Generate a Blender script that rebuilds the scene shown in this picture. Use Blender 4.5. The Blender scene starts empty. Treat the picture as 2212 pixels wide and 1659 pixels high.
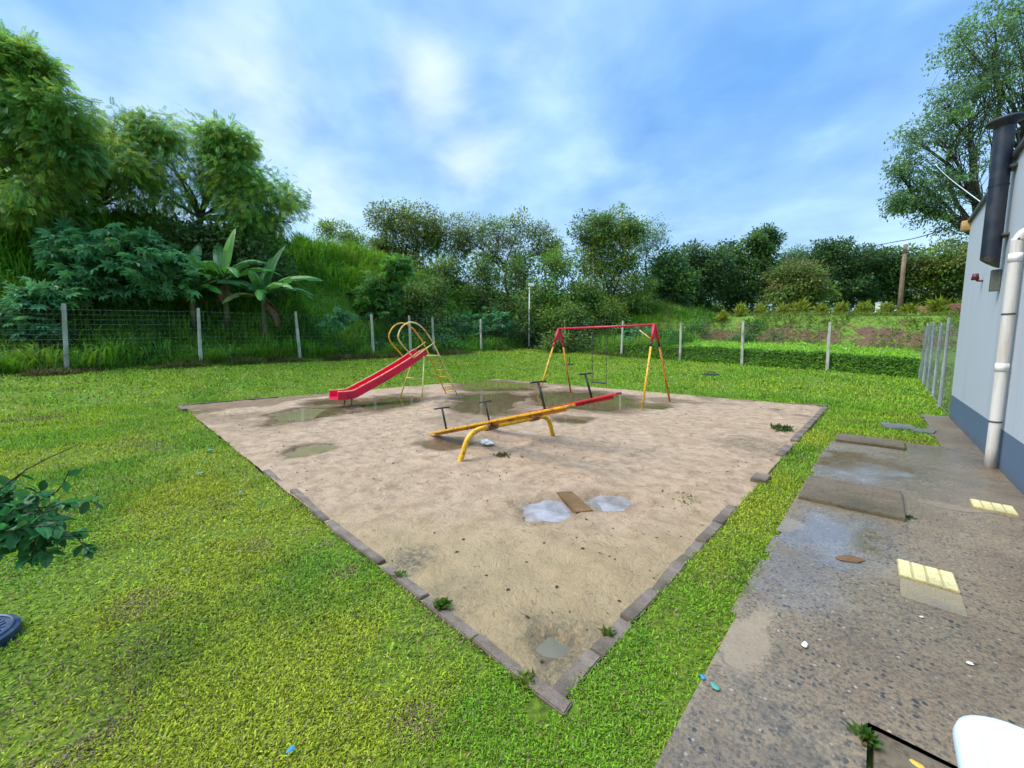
import bpy, bmesh, math, random
import numpy as np
from mathutils import Vector, Matrix

SC = bpy.context.scene
COL = SC.collection
RNG = np.random.default_rng(11)
random.seed(5)
PI = math.pi

# ------------------------------------------------------------------ camera
CAM = np.array([0.89, -1.20, 1.55])
PITCH = math.radians(5.5)
FPX, CX, CY = 830.0, 1106.0, 829.5
FWD = np.array([-0.692, 0.722, 0.0]); FWD /= np.linalg.norm(FWD)
RIGHT = np.array([FWD[1], -FWD[0], 0.0])
SP, CP = math.sin(PITCH), math.cos(PITCH)

def P(px, py, Y):
    """point seen in direction (px, py) at horizontal distance Y ahead"""
    u = (px - CX) / FPX; v = (py - CY) / FPX
    k = Y / (CP - v * SP)
    p = CAM + FWD * Y + RIGHT * (u * k)
    p[2] = CAM[2] - (SP + v * CP) * k
    return p

def G(px, py, z=0.0):
    u = (px - CX) / FPX; v = (py - CY) / FPX
    k = (CAM[2] - z) / (SP + v * CP)
    p = CAM + FWD * (k * (CP - v * SP)) + RIGHT * (u * k)
    p[2] = z
    return p

cam_d = bpy.data.cameras.new("camera")
cam_d.sensor_width = 36.0
cam_d.lens = 36.0 * FPX / 2212.0
cam_d.clip_start = 0.05
cam_d.clip_end = 2000.0
cam = bpy.data.objects.new("camera", cam_d)
cam.location = CAM
cam.rotation_euler = (PI / 2 - PITCH, 0, math.atan2(-FWD[0], FWD[1]))
COL.objects.link(cam)
SC.camera = cam

# ------------------------------------------------------------------ noise
def _hash(ix, iy, seed):
    h = (ix.astype(np.int64) * 374761393 + iy.astype(np.int64) * 668265263 + seed * 1442695041) & 0x7fffffff
    h = ((h ^ (h >> 13)) * 1274126177) & 0x7fffffff
    h = h ^ (h >> 16)
    return (h & 0xffff) / 65535.0

def vnoise(x, y, seed=0):
    x = np.asarray(x, float); y = np.asarray(y, float)
    ix = np.floor(x); iy = np.floor(y)
    fx = x - ix; fy = y - iy
    fx = fx * fx * (3 - 2 * fx); fy = fy * fy * (3 - 2 * fy)
    a = _hash(ix, iy, seed); b = _hash(ix + 1, iy, seed)
    c = _hash(ix, iy + 1, seed); d = _hash(ix + 1, iy + 1, seed)
    return (a * (1 - fx) + b * fx) * (1 - fy) + (c * (1 - fx) + d * fx) * fy

def fbm(x, y, seed=0, o=4):
    s = 0.0; a = 0.5; t = 0.0
    for i in range(o):
        s = s + a * vnoise(x * 2 ** i, y * 2 ** i, seed + i * 17); t += a; a *= 0.5
    return s / t

def sstep(a, b, x):
    t = np.clip((x - a) / (b - a), 0, 1)
    return t * t * (3 - 2 * t)

# ------------------------------------------------------------------ terrain
WALL_X, WALL_Y = 2.05, 11.4
FX, FY = -18.8, 21.2         # fence lines
def Lz(y):
    base = np.interp(y, [-30, -8, -2.2, 1.3, 5.1, 8.6, 17, 20, 21.2], [0.3, .6, .74, .90, .99, 1.09, 1.30, 1.43, 1.47])
    return base + hill2(y)
def Rz(x):
    return np.interp(x, [-18.8, -11, -7.2, -4.2, -0.5, 2.05, 8, 30], [1.47, 1.0, .77, .65, .45, .27, .2, .2])
def hill2(y):
    return 5.2 * sstep(21.4, 35, y) + 0.3 * sstep(21.2, 22, y)
def bank(y):
    return 0.70 * sstep(21.28, 21.5, y) + 0.34 * sstep(21.8, 26.6, y) + 1.95 * sstep(26.6, 30.2, y) + 0.055 * np.clip(y - 30.2, 0, 60)
def zt(x, y):
    x = np.asarray(x, float); y = np.asarray(y, float)
    xc = np.clip(x, FX, 1e9)
    u = np.clip((-12.4 - xc) / 6.4, 0, 1) ** 1.15
    v = np.clip((y - 11.7) / 9.5, 0, 1) ** 1.15
    L = Lz(np.minimum(y, FY)); R = Rz(xc)
    z = u * L + v * R - u * v * 1.47
    w = sstep(-14, -9.5, x)
    z = z + w * bank(y) + (1 - w) * hill2(y)
    t = sstep(0.3, 8.6, FX - x) ** 0.9
    Hc = np.interp(y, [-30, 12, 20, 35, 60], [7.0, 8.3, 7.4, 6.9, 6.9]) + 0.7 * (fbm(x * .12, y * .12, 3) - .5)
    zl = z
    z = np.where(x < FX, zl + np.maximum(Hc - zl, 0) * t, z)
    amp = np.where(x < FX, 0.35, np.where(y > FY, 0.16 * np.clip((y - FY) / 3, 0, 1), 0.0))
    z = z + amp * (fbm(x * .7, y * .7, 9) - .5)
    z = z + 0.035 * (fbm(x * .55, y * .55, 21, 2) - .5) * np.clip(1 - np.abs(x) * 0, 0, 1)
    return z

# ------------------------------------------------------------------ materials
def lin(r, g, b):
    f = lambda c: (c / 255 / 12.92) if c / 255 <= .04045 else ((c / 255 + .055) / 1.055) ** 2.4
    return (f(r), f(g), f(b), 1.0)

class NT:
    def __init__(s, name):
        s.m = bpy.data.materials.new(name); s.m.use_nodes = True
        s.t = s.m.node_tree; s.t.nodes.clear()
        s.out = s.n("ShaderNodeOutputMaterial")
    def n(s, typ, **kw):
        nd = s.t.nodes.new(typ)
        for k, v in kw.items():
            if k.startswith("i_"):
                key = k[2:].replace("_", " ")
                nd.inputs[key].default_value = v
            else: setattr(nd, k, v)
        return nd
    def l(s, a, b): s.t.links.new(a, b)
    def coord(s, kind="Object"):
        return s.n("ShaderNodeTexCoord").outputs[kind]
    def noise(s, vec, scale, detail=4, rough=.55, dist=0.0):
        nd = s.n("ShaderNodeTexNoise"); nd.inputs["Scale"].default_value = scale
        nd.inputs["Detail"].default_value = detail; nd.inputs["Roughness"].default_value = rough
        nd.inputs["Distortion"].default_value = dist
        s.l(vec, nd.inputs["Vector"]); return nd.outputs["Fac"]
    def ramp(s, fac, stops):
        nd = s.n("ShaderNodeValToRGB"); e = nd.color_ramp.elements
        while len(e) < len(stops): e.new(0.5)
        for i, (p, c) in enumerate(stops):
            e[i].position = p; e[i].color = c if len(c) == 4 else (*c, 1)
        s.l(fac, nd.inputs["Fac"]); return nd.outputs["Color"]
    def mix(s, fac, a, b, mode="MIX"):
        nd = s.n("ShaderNodeMix", data_type="RGBA", blend_type=mode)
        for sock, v in ((nd.inputs[0], fac), (nd.inputs[6], a), (nd.inputs[7], b)):
            if hasattr(v, "links"): s.l(v, sock)
            else: sock.default_value = v
        return nd.outputs[2]
    def math(s, op, a, b=0.0):
        nd = s.n("ShaderNodeMath", operation=op)
        for sock, v in ((nd.inputs[0], a), (nd.inputs[1], b)):
            if hasattr(v, "links"): s.l(v, sock)
            else: sock.default_value = v
        return nd.outputs[0]
    def attr(s, name):
        return s.n("ShaderNodeAttribute", attribute_name=name)
    def bump(s, h, strength=.3, dist=.02):
        nd = s.n("ShaderNodeBump"); nd.inputs["Strength"].default_value = strength
        nd.inputs["Distance"].default_value = dist; s.l(h, nd.inputs["Height"]); return nd.outputs["Normal"]
    def bsdf(s, color, rough=.6, spec=.5, metal=0.0, normal=None, ior=None):
        nd = s.n("ShaderNodeBsdfPrincipled")
        for sock, v in ((nd.inputs["Base Color"], color), (nd.inputs["Roughness"], rough), (nd.inputs["Specular IOR Level"], spec), (nd.inputs["Metallic"], metal)):
            if hasattr(v, "links"): s.l(v, sock)
            else: sock.default_value = v
        if normal is not None: s.l(normal, nd.inputs["Normal"])
        if ior: nd.inputs["IOR"].default_value = ior
        s.l(nd.outputs[0], s.out.inputs["Surface"]); s.b = nd
        return nd

def mat_foliage(name, trans=.3, rough=.5, spec=.35):
    t = NT(name)
    a = t.attr("Col").outputs["Color"]
    b = t.bsdf(a, rough, spec)
    tr = t.n("ShaderNodeBsdfTranslucent")
    hs = t.n("ShaderNodeHueSaturation"); hs.inputs["Hue"].default_value = .485
    hs.inputs["Value"].default_value = 1.3; t.l(a, hs.inputs["Color"]); t.l(hs.outputs[0], tr.inputs["Color"])
    mx = t.n("ShaderNodeMixShader"); mx.inputs[0].default_value = trans
    t.l(b.outputs[0], mx.inputs[1]); t.l(tr.outputs[0], mx.inputs[2]); t.l(mx.outputs[0], t.out.inputs["Surface"])
    return t.m

def mat_paint(name, col, wear=(.25, .14, .08, 1), amount=.3, rough=.4, scale=9.0, metal=0.0, spec=.5):
    t = NT(name); c = t.coord()
    n1 = t.noise(c, scale, 6, .7); n2 = t.noise(c, scale * .25, 3)
    f = t.ramp(t.math("MULTIPLY", n1, t.math("ADD", n2, .55)), [(.42 + (.5 - amount) * .3, (0, 0, 0)), (.62 + (.5 - amount) * .3, (1, 1, 1))])
    n3 = t.noise(c, scale * .8, 3)
    c2 = tuple(min(1, x * 1.12) for x in col[:3]) + (1,)
    c1 = tuple(x * .82 for x in col[:3]) + (1,)
    base = t.mix(n3, c1, c2)
    colr = t.mix(f, base, wear)
    r = t.math("ADD", t.math("MULTIPLY", f, .35), rough)
    t.bsdf(colr, r, spec, metal, t.bump(n1, .12, .004))
    return t.m

def mat_concrete(name, c1, c2, c3, scale=6.0, rough=.8, bump=.4, spec=.3):
    t = NT(name); c = t.coord()
    n1 = t.noise(c, scale, 8, .65); n2 = t.noise(c, scale * 12, 5, .7); n3 = t.noise(c, scale * .35, 3)
    a = t.mix(t.ramp(n1, [(.35, (0, 0, 0)), (.68, (1, 1, 1))]), c1, c2)
    a = t.mix(t.ramp(n3, [(.48, (0, 0, 0)), (.66, (1, 1, 1))]), a, c3)
    sp = t.ramp(n2, [(.33, (.55, .55, .55)), (.5, (1, 1, 1)), (.7, (1.12, 1.12, 1.12))])
    a = t.mix(1.0, a, sp, "MULTIPLY")
    t.bsdf(a, rough, spec, 0, t.bump(n2, bump, .006))
    return t.m

M = {}
M["leaf"] = mat_foliage("leaf_foliage", .45)
M["leaf_gloss"] = mat_foliage("glossy_leaf", .35, .42, .28)
M["grass"] = mat_foliage("grass_blades", .3, .55, .25)
M["bark"] = mat_concrete("tree_bark", (.06, .045, .032, 1), (.11, .085, .06, 1), (.075, .07, .05, 1), 5, .9, .8)
M["twig"] = mat_concrete("twig_bark", (.05, .035, .022, 1), (.09, .065, .04, 1), (.06, .05, .03, 1), 14, .85, .5)
M["post"] = mat_concrete("post_concrete", (.38, .37, .28, 1), (.50, .48, .39, 1), (.22, .22, .15, 1), 3.5, .9, .5)
M["post_grey"] = mat_concrete("grey_post", (.26, .28, .28, 1), (.36, .38, .37, 1), (.18, .20, .19, 1), 3.5, .9, .5)
M["kerb"] = mat_concrete("kerb_concrete", (.135, .096, .066, 1), (.225, .172, .135, 1), (.095, .07, .048, 1), 9.0, .8, .6)
M["slab"] = mat_concrete("slab_concrete", (.115, .082, .052, 1), (.17, .128, .085, 1), (.085, .07, .04, 1), 3.0, .8, .4, .25)
M["stone_flat"] = mat_concrete("flat_stone", (.12, .115, .10, 1), (.17, .165, .15, 1), (.09, .095, .07, 1), 4.0, .5, .4, .45)
M["red"] = mat_paint("red_paint", (.58, .014, .03, 1), (.16, .03, .02, 1), .16, .45, 22)
M["red_chute"] = mat_paint("red_plastic_chute", (.74, .004, .045, 1), (.46, .01, .03, 1), .12, .30, 3)
M["yellow"] = mat_paint("yellow_paint", (.74, .40, .012, 1), (.30, .13, .03, 1), .16, .45, 24)
M["cream"] = mat_paint("faded_yellow_paint", (.78, .60, .22, 1), (.5, .26, .06, 1), .22, .45, 9)
M["orange"] = mat_paint("orange_yellow_paint", (.70, .28, .012, 1), (.30, .1, .03, 1), .25, .42, 8)
M["black"] = mat_paint("black_metal", (.012, .012, .015, 1), (.05, .035, .025, 1), .2, .42, 12)
M["dark_steel"] = mat_paint("dark_flue_metal", (.010, .017, .030, 1), (.03, .03, .035, 1), .15, .38, 3, .0)
M["rubber"] = mat_paint("black_rubber", (.018, .02, .022, 1), (.05, .05, .05, 1), .2, .6, 8)
M["wire"] = mat_paint("galvanised_wire", (.32, .34, .33, 1), (.22, .15, .1, 1), .25, .45, 10, .6)
M["chain"] = mat_paint("steel_chain", (.10, .10, .10, 1), (.15, .08, .05, 1), .3, .45, 30, .7)
t = NT("white_pipe"); c = t.coord()
mp = t.n("ShaderNodeMapping"); mp.inputs["Scale"].default_value = (9, 9, .7); t.l(c, mp.inputs["Vector"])
n1 = t.noise(mp.outputs[0], 1.6, 5, .6); n2 = t.noise(c, 2.0, 3)
a = t.mix(t.ramp(n1, [(.48, (0, 0, 0)), (.72, (1, 1, 1))]), (.60, .58, .53, 1), (.42, .31, .22, 1))
t.bsdf(t.mix(t.math("MULTIPLY", n2, .5), a, (.55, .52, .47, 1)), .45, .4, 0); M["pvc"] = t.m
M["white_plastic"] = NT("white_plastic"); _t = M["white_plastic"]
_c = _t.coord(); _n = _t.noise(_c, 5, 4)
_t.bsdf(_t.mix(_n, (.62, .76, .90, 1), (.70, .82, .94, 1)), .28, .5); M["white_plastic"] = _t.m  # blue of the reflected sky put into the white plastic's colour
M["lamp_white"] = mat_paint("white_painted_metal", (.78, .79, .77, 1), (.5, .45, .38, 1), .15, .45, 5)
M["rust"] = mat_paint("rusty_bar", (.26, .15, .07, 1), (.14, .06, .03, 1), .4, .7, 10)
M["wood"] = mat_concrete("brown_wood", (.14, .07, .025, 1), (.22, .12, .045, 1), (.10, .05, .02, 1), 7.0, .5, .4)
M["pole_wood"] = mat_concrete("weathered_pole", (.20, .14, .09, 1), (.30, .22, .14, 1), (.14, .10, .06, 1), 2.0, .9, .6)
M["tile"] = mat_concrete("yellow_tile", (.62, .52, .22, 1), (.72, .64, .33, 1), (.50, .42, .20, 1), 9.0, .55, .2)
M["tile_groove"] = mat_concrete("tile_groove", (.42, .34, .15, 1), (.50, .41, .19, 1), (.34, .28, .13, 1), 9.0, .7, .2)  # darker copy of the tile colour, with the grooves' shade put in
M["tile_worn"] = mat_concrete("worn_tile", (.24, .19, .11, 1), (.30, .24, .14, 1), (.20, .165, .12, 1), 8.0, .5, .4)
M["brick"] = mat_concrete("red_brick_wall", (.32, .13, .09, 1), (.42, .22, .17, 1), (.25, .12, .08, 1), 6.0, .9, .4)
M["lid"] = mat_paint("dark_blue_lid", (.014, .035, .085, 1), (.05, .07, .09, 1), .25, .42, 14)
M["paper"] = mat_paint("white_scrap", (.75, .75, .74, 1), (.6, .58, .5, 1), .2, .7, 20)
M["teal"] = mat_paint("turquoise_scrap", (.07, .28, .22, 1), (.05, .18, .14, 1), .2, .6, 20)
M["blue"] = mat_paint("blue_scrap", (.03, .22, .40, 1), (.02, .14, .28, 1), .2, .5, 20)
M["leaf_yellow"] = mat_paint("dry_yellow_leaf", (.65, .42, .05, 1), (.4, .2, .03, 1), .3, .6, 30)
M["ochre"] = mat_paint("ochre_bracket", (.52, .32, .10, 1), (.3, .2, .1, 1), .3, .6, 8)
M["alarm_red"] = mat_paint("dark_red_lamp", (.10, .006, .012, 1), (.08, .01, .02, 1), .1, .5, 8)

# bag film
t = NT("thin_white_film"); c = t.coord(); n = t.noise(c, 25, 4)
t.bsdf(t.mix(n, (.55, .55, .57, 1), (.85, .85, .87, 1)), .3, .5, 0, t.bump(n, .6, .01)); M["bag"] = t.m

# lawn soil sheet (grass colours showing between blades)
def mat_ground(name, stops, patch, dirt, dirt_at=(.62, .72), bump=.5):
    t = NT(name); c = t.coord()
    n1 = t.noise(c, .9, 6, .6); n2 = t.noise(c, 26, 6, .75); n3 = t.noise(c, .33, 4, .55); n4 = t.noise(c, 2.3, 7, .65)
    a = t.ramp(n2, stops)
    a = t.mix(t.ramp(n1, [(.45, (0, 0, 0)), (.65, (1, 1, 1))]), a, t.mix(1.0, a, patch, "MULTIPLY"))
    a = t.mix(t.ramp(n4, [(dirt_at[0], (0, 0, 0)), (dirt_at[1], (1, 1, 1))]), a, dirt)
    t.bsdf(a, .85, .15, 0, t.bump(n2, bump, .03))
    return t.m
M["lawn"] = mat_ground("lawn_grass", [(.30, (.03, .045, .008, 1)), (.48, (.085, .14, .012, 1)), (.66, (.19, .25, .02, 1))], (1.25, .95, .8, 1), (.20, .17, .07, 1), (.66, .78))
M["hill"] = mat_ground("hill_grass", [(.3, (.02, .06, .008, 1)), (.5, (.05, .14, .012, 1)), (.68, (.09, .21, .016, 1))], (1.1, .85, .7, 1), (.05, .06, .02, 1), (.7, .8))
# dirt bank: reddish earth with weeds, by height attribute
t = NT("earth_bank"); c = t.coord(); a = t.attr("Col")
n1 = t.noise(c, 1.1, 6, .65); n2 = t.noise(c, 9, 6, .7)
earth = t.ramp(n2, [(.3, (.05, .03, .018, 1)), (.5, (.125, .07, .038, 1)), (.7, (.20, .125, .075, 1))])
green = t.ramp(n2, [(.3, (.03, .06, .01, 1)), (.5, (.11, .18, .02, 1)), (.7, (.22, .31, .04, 1))])
sep = t.n("ShaderNodeSeparateColor"); t.l(a.outputs["Color"], sep.inputs[0])
f = t.math("ADD", sep.outputs[0], t.math("MULTIPLY", t.math("SUBTRACT", n1, .5), 2.4))
f = t.ramp(f, [(.42, (0, 0, 0)), (.58, (1, 1, 1))])
t.bsdf(t.mix(f, green, earth), .9, .15, 0, t.bump(n2, .6, .06)); M["bank"] = t.m

# sand
t = NT("wet_sand"); c = t.coord(); a = t.attr("Col")
sep = t.n("ShaderNodeSeparateColor"); t.l(a.outputs["Color"], sep.inputs[0])
n1 = t.noise(c, .8, 5, .6); n2 = t.noise(c, 5.5, 6, .7, .4); n3 = t.noise(c, 60, 4, .7); n4 = t.noise(c, 17, 5, .75, .6)
base = t.mix(n1, (.41, .265, .15, 1), (.51, .352, .232, 1))
base = t.mix(t.ramp(n2, [(.43, (0, 0, 0)), (.68, (.95, .95, .95))]), base, (.25, .155, .085, 1))
base = t.mix(t.ramp(t.noise(c, 2.2, 6, .7, .8), [(.5, (0, 0, 0)), (.72, (.8, .8, .8))]), base, (.31, .21, .13, 1))
base = t.mix(t.ramp(n3, [(.3, (1, 1, 1)), (.45, (0, 0, 0))]), base, (.27, .18, .11, 1))
near = t.mix(t.math('MULTIPLY', sep.outputs[2], .7), base, (.33, .235, .11, 1))
spk = t.math("MULTIPLY", t.ramp(n4, [(.59, (0, 0, 0)), (.66, (1, 1, 1))]), t.ramp(t.noise(c, 1.6, 3), [(.4, (.25, .25, .25)), (.62, (1, 1, 1))]))
cc = t.mix(t.math("MULTIPLY", spk, .75), near, (.10, .07, .05, 1))
dirtn = t.math("MULTIPLY", sep.outputs[1], t.ramp(t.noise(c, 22, 5, .8), [(.36, (0, 0, 0)), (.60, (1, 1, 1))]))
cc = t.mix(dirtn, cc, (.10, .085, .055, 1))
wetf = sep.outputs[0]
wet = t.mix(1.0, cc, (.42, .36, .27, 1), "MULTIPLY")
cc = t.mix(wetf, cc, wet)
rough = t.math("SUBTRACT", .85, t.math("MULTIPLY", wetf, .5))
hh = t.math("ADD", t.math("MULTIPLY", n2, 1.0), t.math("MULTIPLY", n3, .25))
t.bsdf(cc, rough, .3, 0, t.bump(hh, .9, .06)); M["sand"] = t.m

def mat_water(name, c1, c2, rough=.02, alpha=1.0):
    t = NT(name); c = t.coord(); n = t.noise(c, 3, 3)
    b = t.bsdf(t.mix(t.ramp(t.noise(c, 3.5, 5, .65), [(.35, (0, 0, 0)), (.65, (1, 1, 1))]), c1, c2), rough, .5, 0, t.bump(t.noise(c, 9, 3), .05, .01), 1.38)
    return t.m
M["water"] = mat_water("muddy_water", (.115, .075, .034, 1), (.165, .115, .06, 1))
M["water_olive"] = mat_water("olive_water", (.20, .17, .085, 1), (.26, .21, .11, 1))
M["water_pale"] = mat_water("pale_water", (.16, .13, .105, 1), (.36, .325, .33, 1), .03)  # bright sky reflection partly put into the pale base colour
M["water_grey"] = mat_water("grey_water", (.12, .105, .07, 1), (.16, .14, .095, 1), .22)

# pavement : exposed aggregate, wet (R = wet film, G = sand cover)
t = NT("wet_aggregate_concrete"); c = t.coord(); a = t.attr("Col")
sep = t.n("ShaderNodeSeparateColor"); t.l(a.outputs["Color"], sep.inputs[0])
vo = t.n("ShaderNodeTexVoronoi"); vo.inputs["Scale"].default_value = 40; t.l(c, vo.inputs["Vector"])
vs = t.n("ShaderNodeSeparateColor"); t.l(vo.outputs["Color"], vs.inputs[0])
n1 = t.noise(c, 1.3, 6, .65); n2 = t.noise(c, 70, 4, .75); n3 = t.noise(c, 5, 5, .65)
base = t.ramp(n1, [(.3, (.15, .10, .055, 1)), (.5, (.195, .138, .078, 1)), (.7, (.235, .178, .108, 1))])
base = t.mix(1.0, base, t.ramp(n2, [(.34, (.35, .35, .37)), (.5, (1, 1, 1)), (.68, (1.6, 1.5, 1.4))]), "MULTIPLY")
peb = t.math("MULTIPLY", t.ramp(vs.outputs[0], [(.66, (0, 0, 0)), (.70, (1, 1, 1))]), t.ramp(vo.outputs["Distance"], [(.32, (1, 1, 1)), (.46, (0, 0, 0))]))
peb = t.math("MULTIPLY", peb, t.ramp(n3, [(.35, (.1, .1, .1)), (.6, (1, 1, 1))]))
lightp = t.math("MULTIPLY", t.ramp(vs.outputs[1], [(.93, (0, 0, 0)), (.95, (1, 1, 1))]), t.ramp(vo.outputs["Distance"], [(.2, (1, 1, 1)), (.35, (0, 0, 0))]))
cc = t.mix(t.math("MULTIPLY", peb, .95), base, (.022, .020, .022, 1))
cc = t.mix(t.math("MULTIPLY", lightp, .6), cc, (.5, .44, .36, 1))
sandc = t.mix(n2, (.25, .175, .10, 1), (.35, .255, .155, 1))
gs = t.math("ADD", sep.outputs[1], t.math("ADD", t.math("MULTIPLY", t.math("SUBTRACT", n3, .5), 1.1), t.math("MULTIPLY", t.math("SUBTRACT", n2, .5), .9)))
gs = t.math("MULTIPLY", t.ramp(gs, [(.35, (0, 0, 0)), (.75, (1, 1, 1))]), t.ramp(sep.outputs[1], [(.02, (0, 0, 0)), (.2, (1, 1, 1))]))
cc = t.mix(t.math("MULTIPLY", gs, .8), cc, sandc)
vc = t.n("ShaderNodeTexVoronoi", feature='DISTANCE_TO_EDGE'); vc.inputs["Scale"].default_value = .62
mv = t.n("ShaderNodeVectorMath", operation='ADD'); t.l(c, mv.inputs[0])
nc_ = t.n("ShaderNodeTexNoise"); nc_.inputs["Scale"].default_value = 3.0; nc_.inputs["Detail"].default_value = 6; t.l(c, nc_.inputs["Vector"])
ms = t.n("ShaderNodeVectorMath", operation='SCALE'); t.l(nc_.outputs["Color"], ms.inputs[0]); ms.inputs["Scale"].default_value = .35
t.l(ms.outputs[0], mv.inputs[1]); t.l(mv.outputs[0], vc.inputs["Vector"])
crack = t.ramp(vc.outputs["Distance"], [(.0, (1, 1, 1)), (.0045, (.7, .7, .7)), (.009, (0, 0, 0))])
cc = t.mix(t.math("MULTIPLY", crack, t.ramp(n1, [(.46, (0, 0, 0)), (.58, (.6, .6, .6))])), cc, (.05, .04, .03, 1))
damp = t.ramp(t.noise(c, .9, 5, .6), [(.40, (.80, .80, .80)), (.62, (1.08, 1.07, 1.06))])
cc = t.mix(1.0, cc, damp, "MULTIPLY")
wet = t.math("MULTIPLY", sep.outputs[0], t.ramp(t.noise(c, 3.0, 5, .6), [(.2, (.6, .6, .6)), (.45, (1, 1, 1))]))
cc = t.mix(t.math("MULTIPLY", wet, .15), cc, t.mix(1.0, cc, (.62, .62, .66, 1), "MULTIPLY"))
r = t.math("SUBTRACT", .42, t.math("MULTIPLY", wet, .34))
bh = t.math("ADD", n2, t.math("MULTIPLY", peb, .4))
bp = t.n("ShaderNodeBump"); bp.inputs["Distance"].default_value = .008
t.l(bh, bp.inputs["Height"]); t.l(t.math("SUBTRACT", .45, t.math("MULTIPLY", wet, .42)), bp.inputs["Strength"])
bb = t.bsdf(cc, r, .5, 0, bp.outputs["Normal"], 1.5); t.l(t.math('ADD', 1.45, t.math('MULTIPLY', wet, 1.7)), bb.inputs['IOR']); M["pavement"] = t.m

# building wall : light grey-blue render above, blue-grey painted plinth
t = NT("painted_wall"); c = t.coord("Object")
sx = t.n("ShaderNodeSeparateXYZ"); t.l(c, sx.inputs[0])
n1 = t.noise(c, 1.2, 5, .6); n2 = t.noise(c, 40, 5, .7)
mp = t.n("ShaderNodeMapping"); mp.inputs["Scale"].default_value = (.8, .8, .07); t.l(c, mp.inputs["Vector"])
n3 = t.noise(mp.outputs[0], 2.2, 6, .7)
up = t.mix(n1, (.44, .485, .53, 1), (.50, .545, .59, 1))
up = t.mix(t.ramp(n3, [(.50, (0, 0, 0)), (.78, (.5, .5, .5))]), up, (.34, .365, .40, 1))
lo = t.mix(n1, (.088, .14, .205, 1), (.11, .168, .24, 1))
f = t.ramp(t.math("ADD", sx.outputs[2], t.math("MULTIPLY", t.math("SUBTRACT", n2, .5), .006)), [(.518, (1, 1, 1)), (.521, (0, 0, 0))])
f.node.color_ramp.interpolation = 'LINEAR'
cc = t.mix(f, up, lo)
spl = t.ramp(t.math("ADD", sx.outputs[2], t.math("MULTIPLY", t.math("SUBTRACT", n1, .5), .25)), [(.0, (1, 1, 1)), (.16, (0, 0, 0))])
cc = t.mix(t.math("MULTIPLY", spl, .6), cc, (.12, .10, .08, 1))
cc = t.mix(1.0, cc, t.ramp(n2, [(.3, (.85, .85, .85)), (.6, (1, 1, 1))]), "MULTIPLY")
t.bsdf(cc, .75, .25, 0, t.bump(n2, .35, .006)); M["wall"] = t.m

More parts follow.
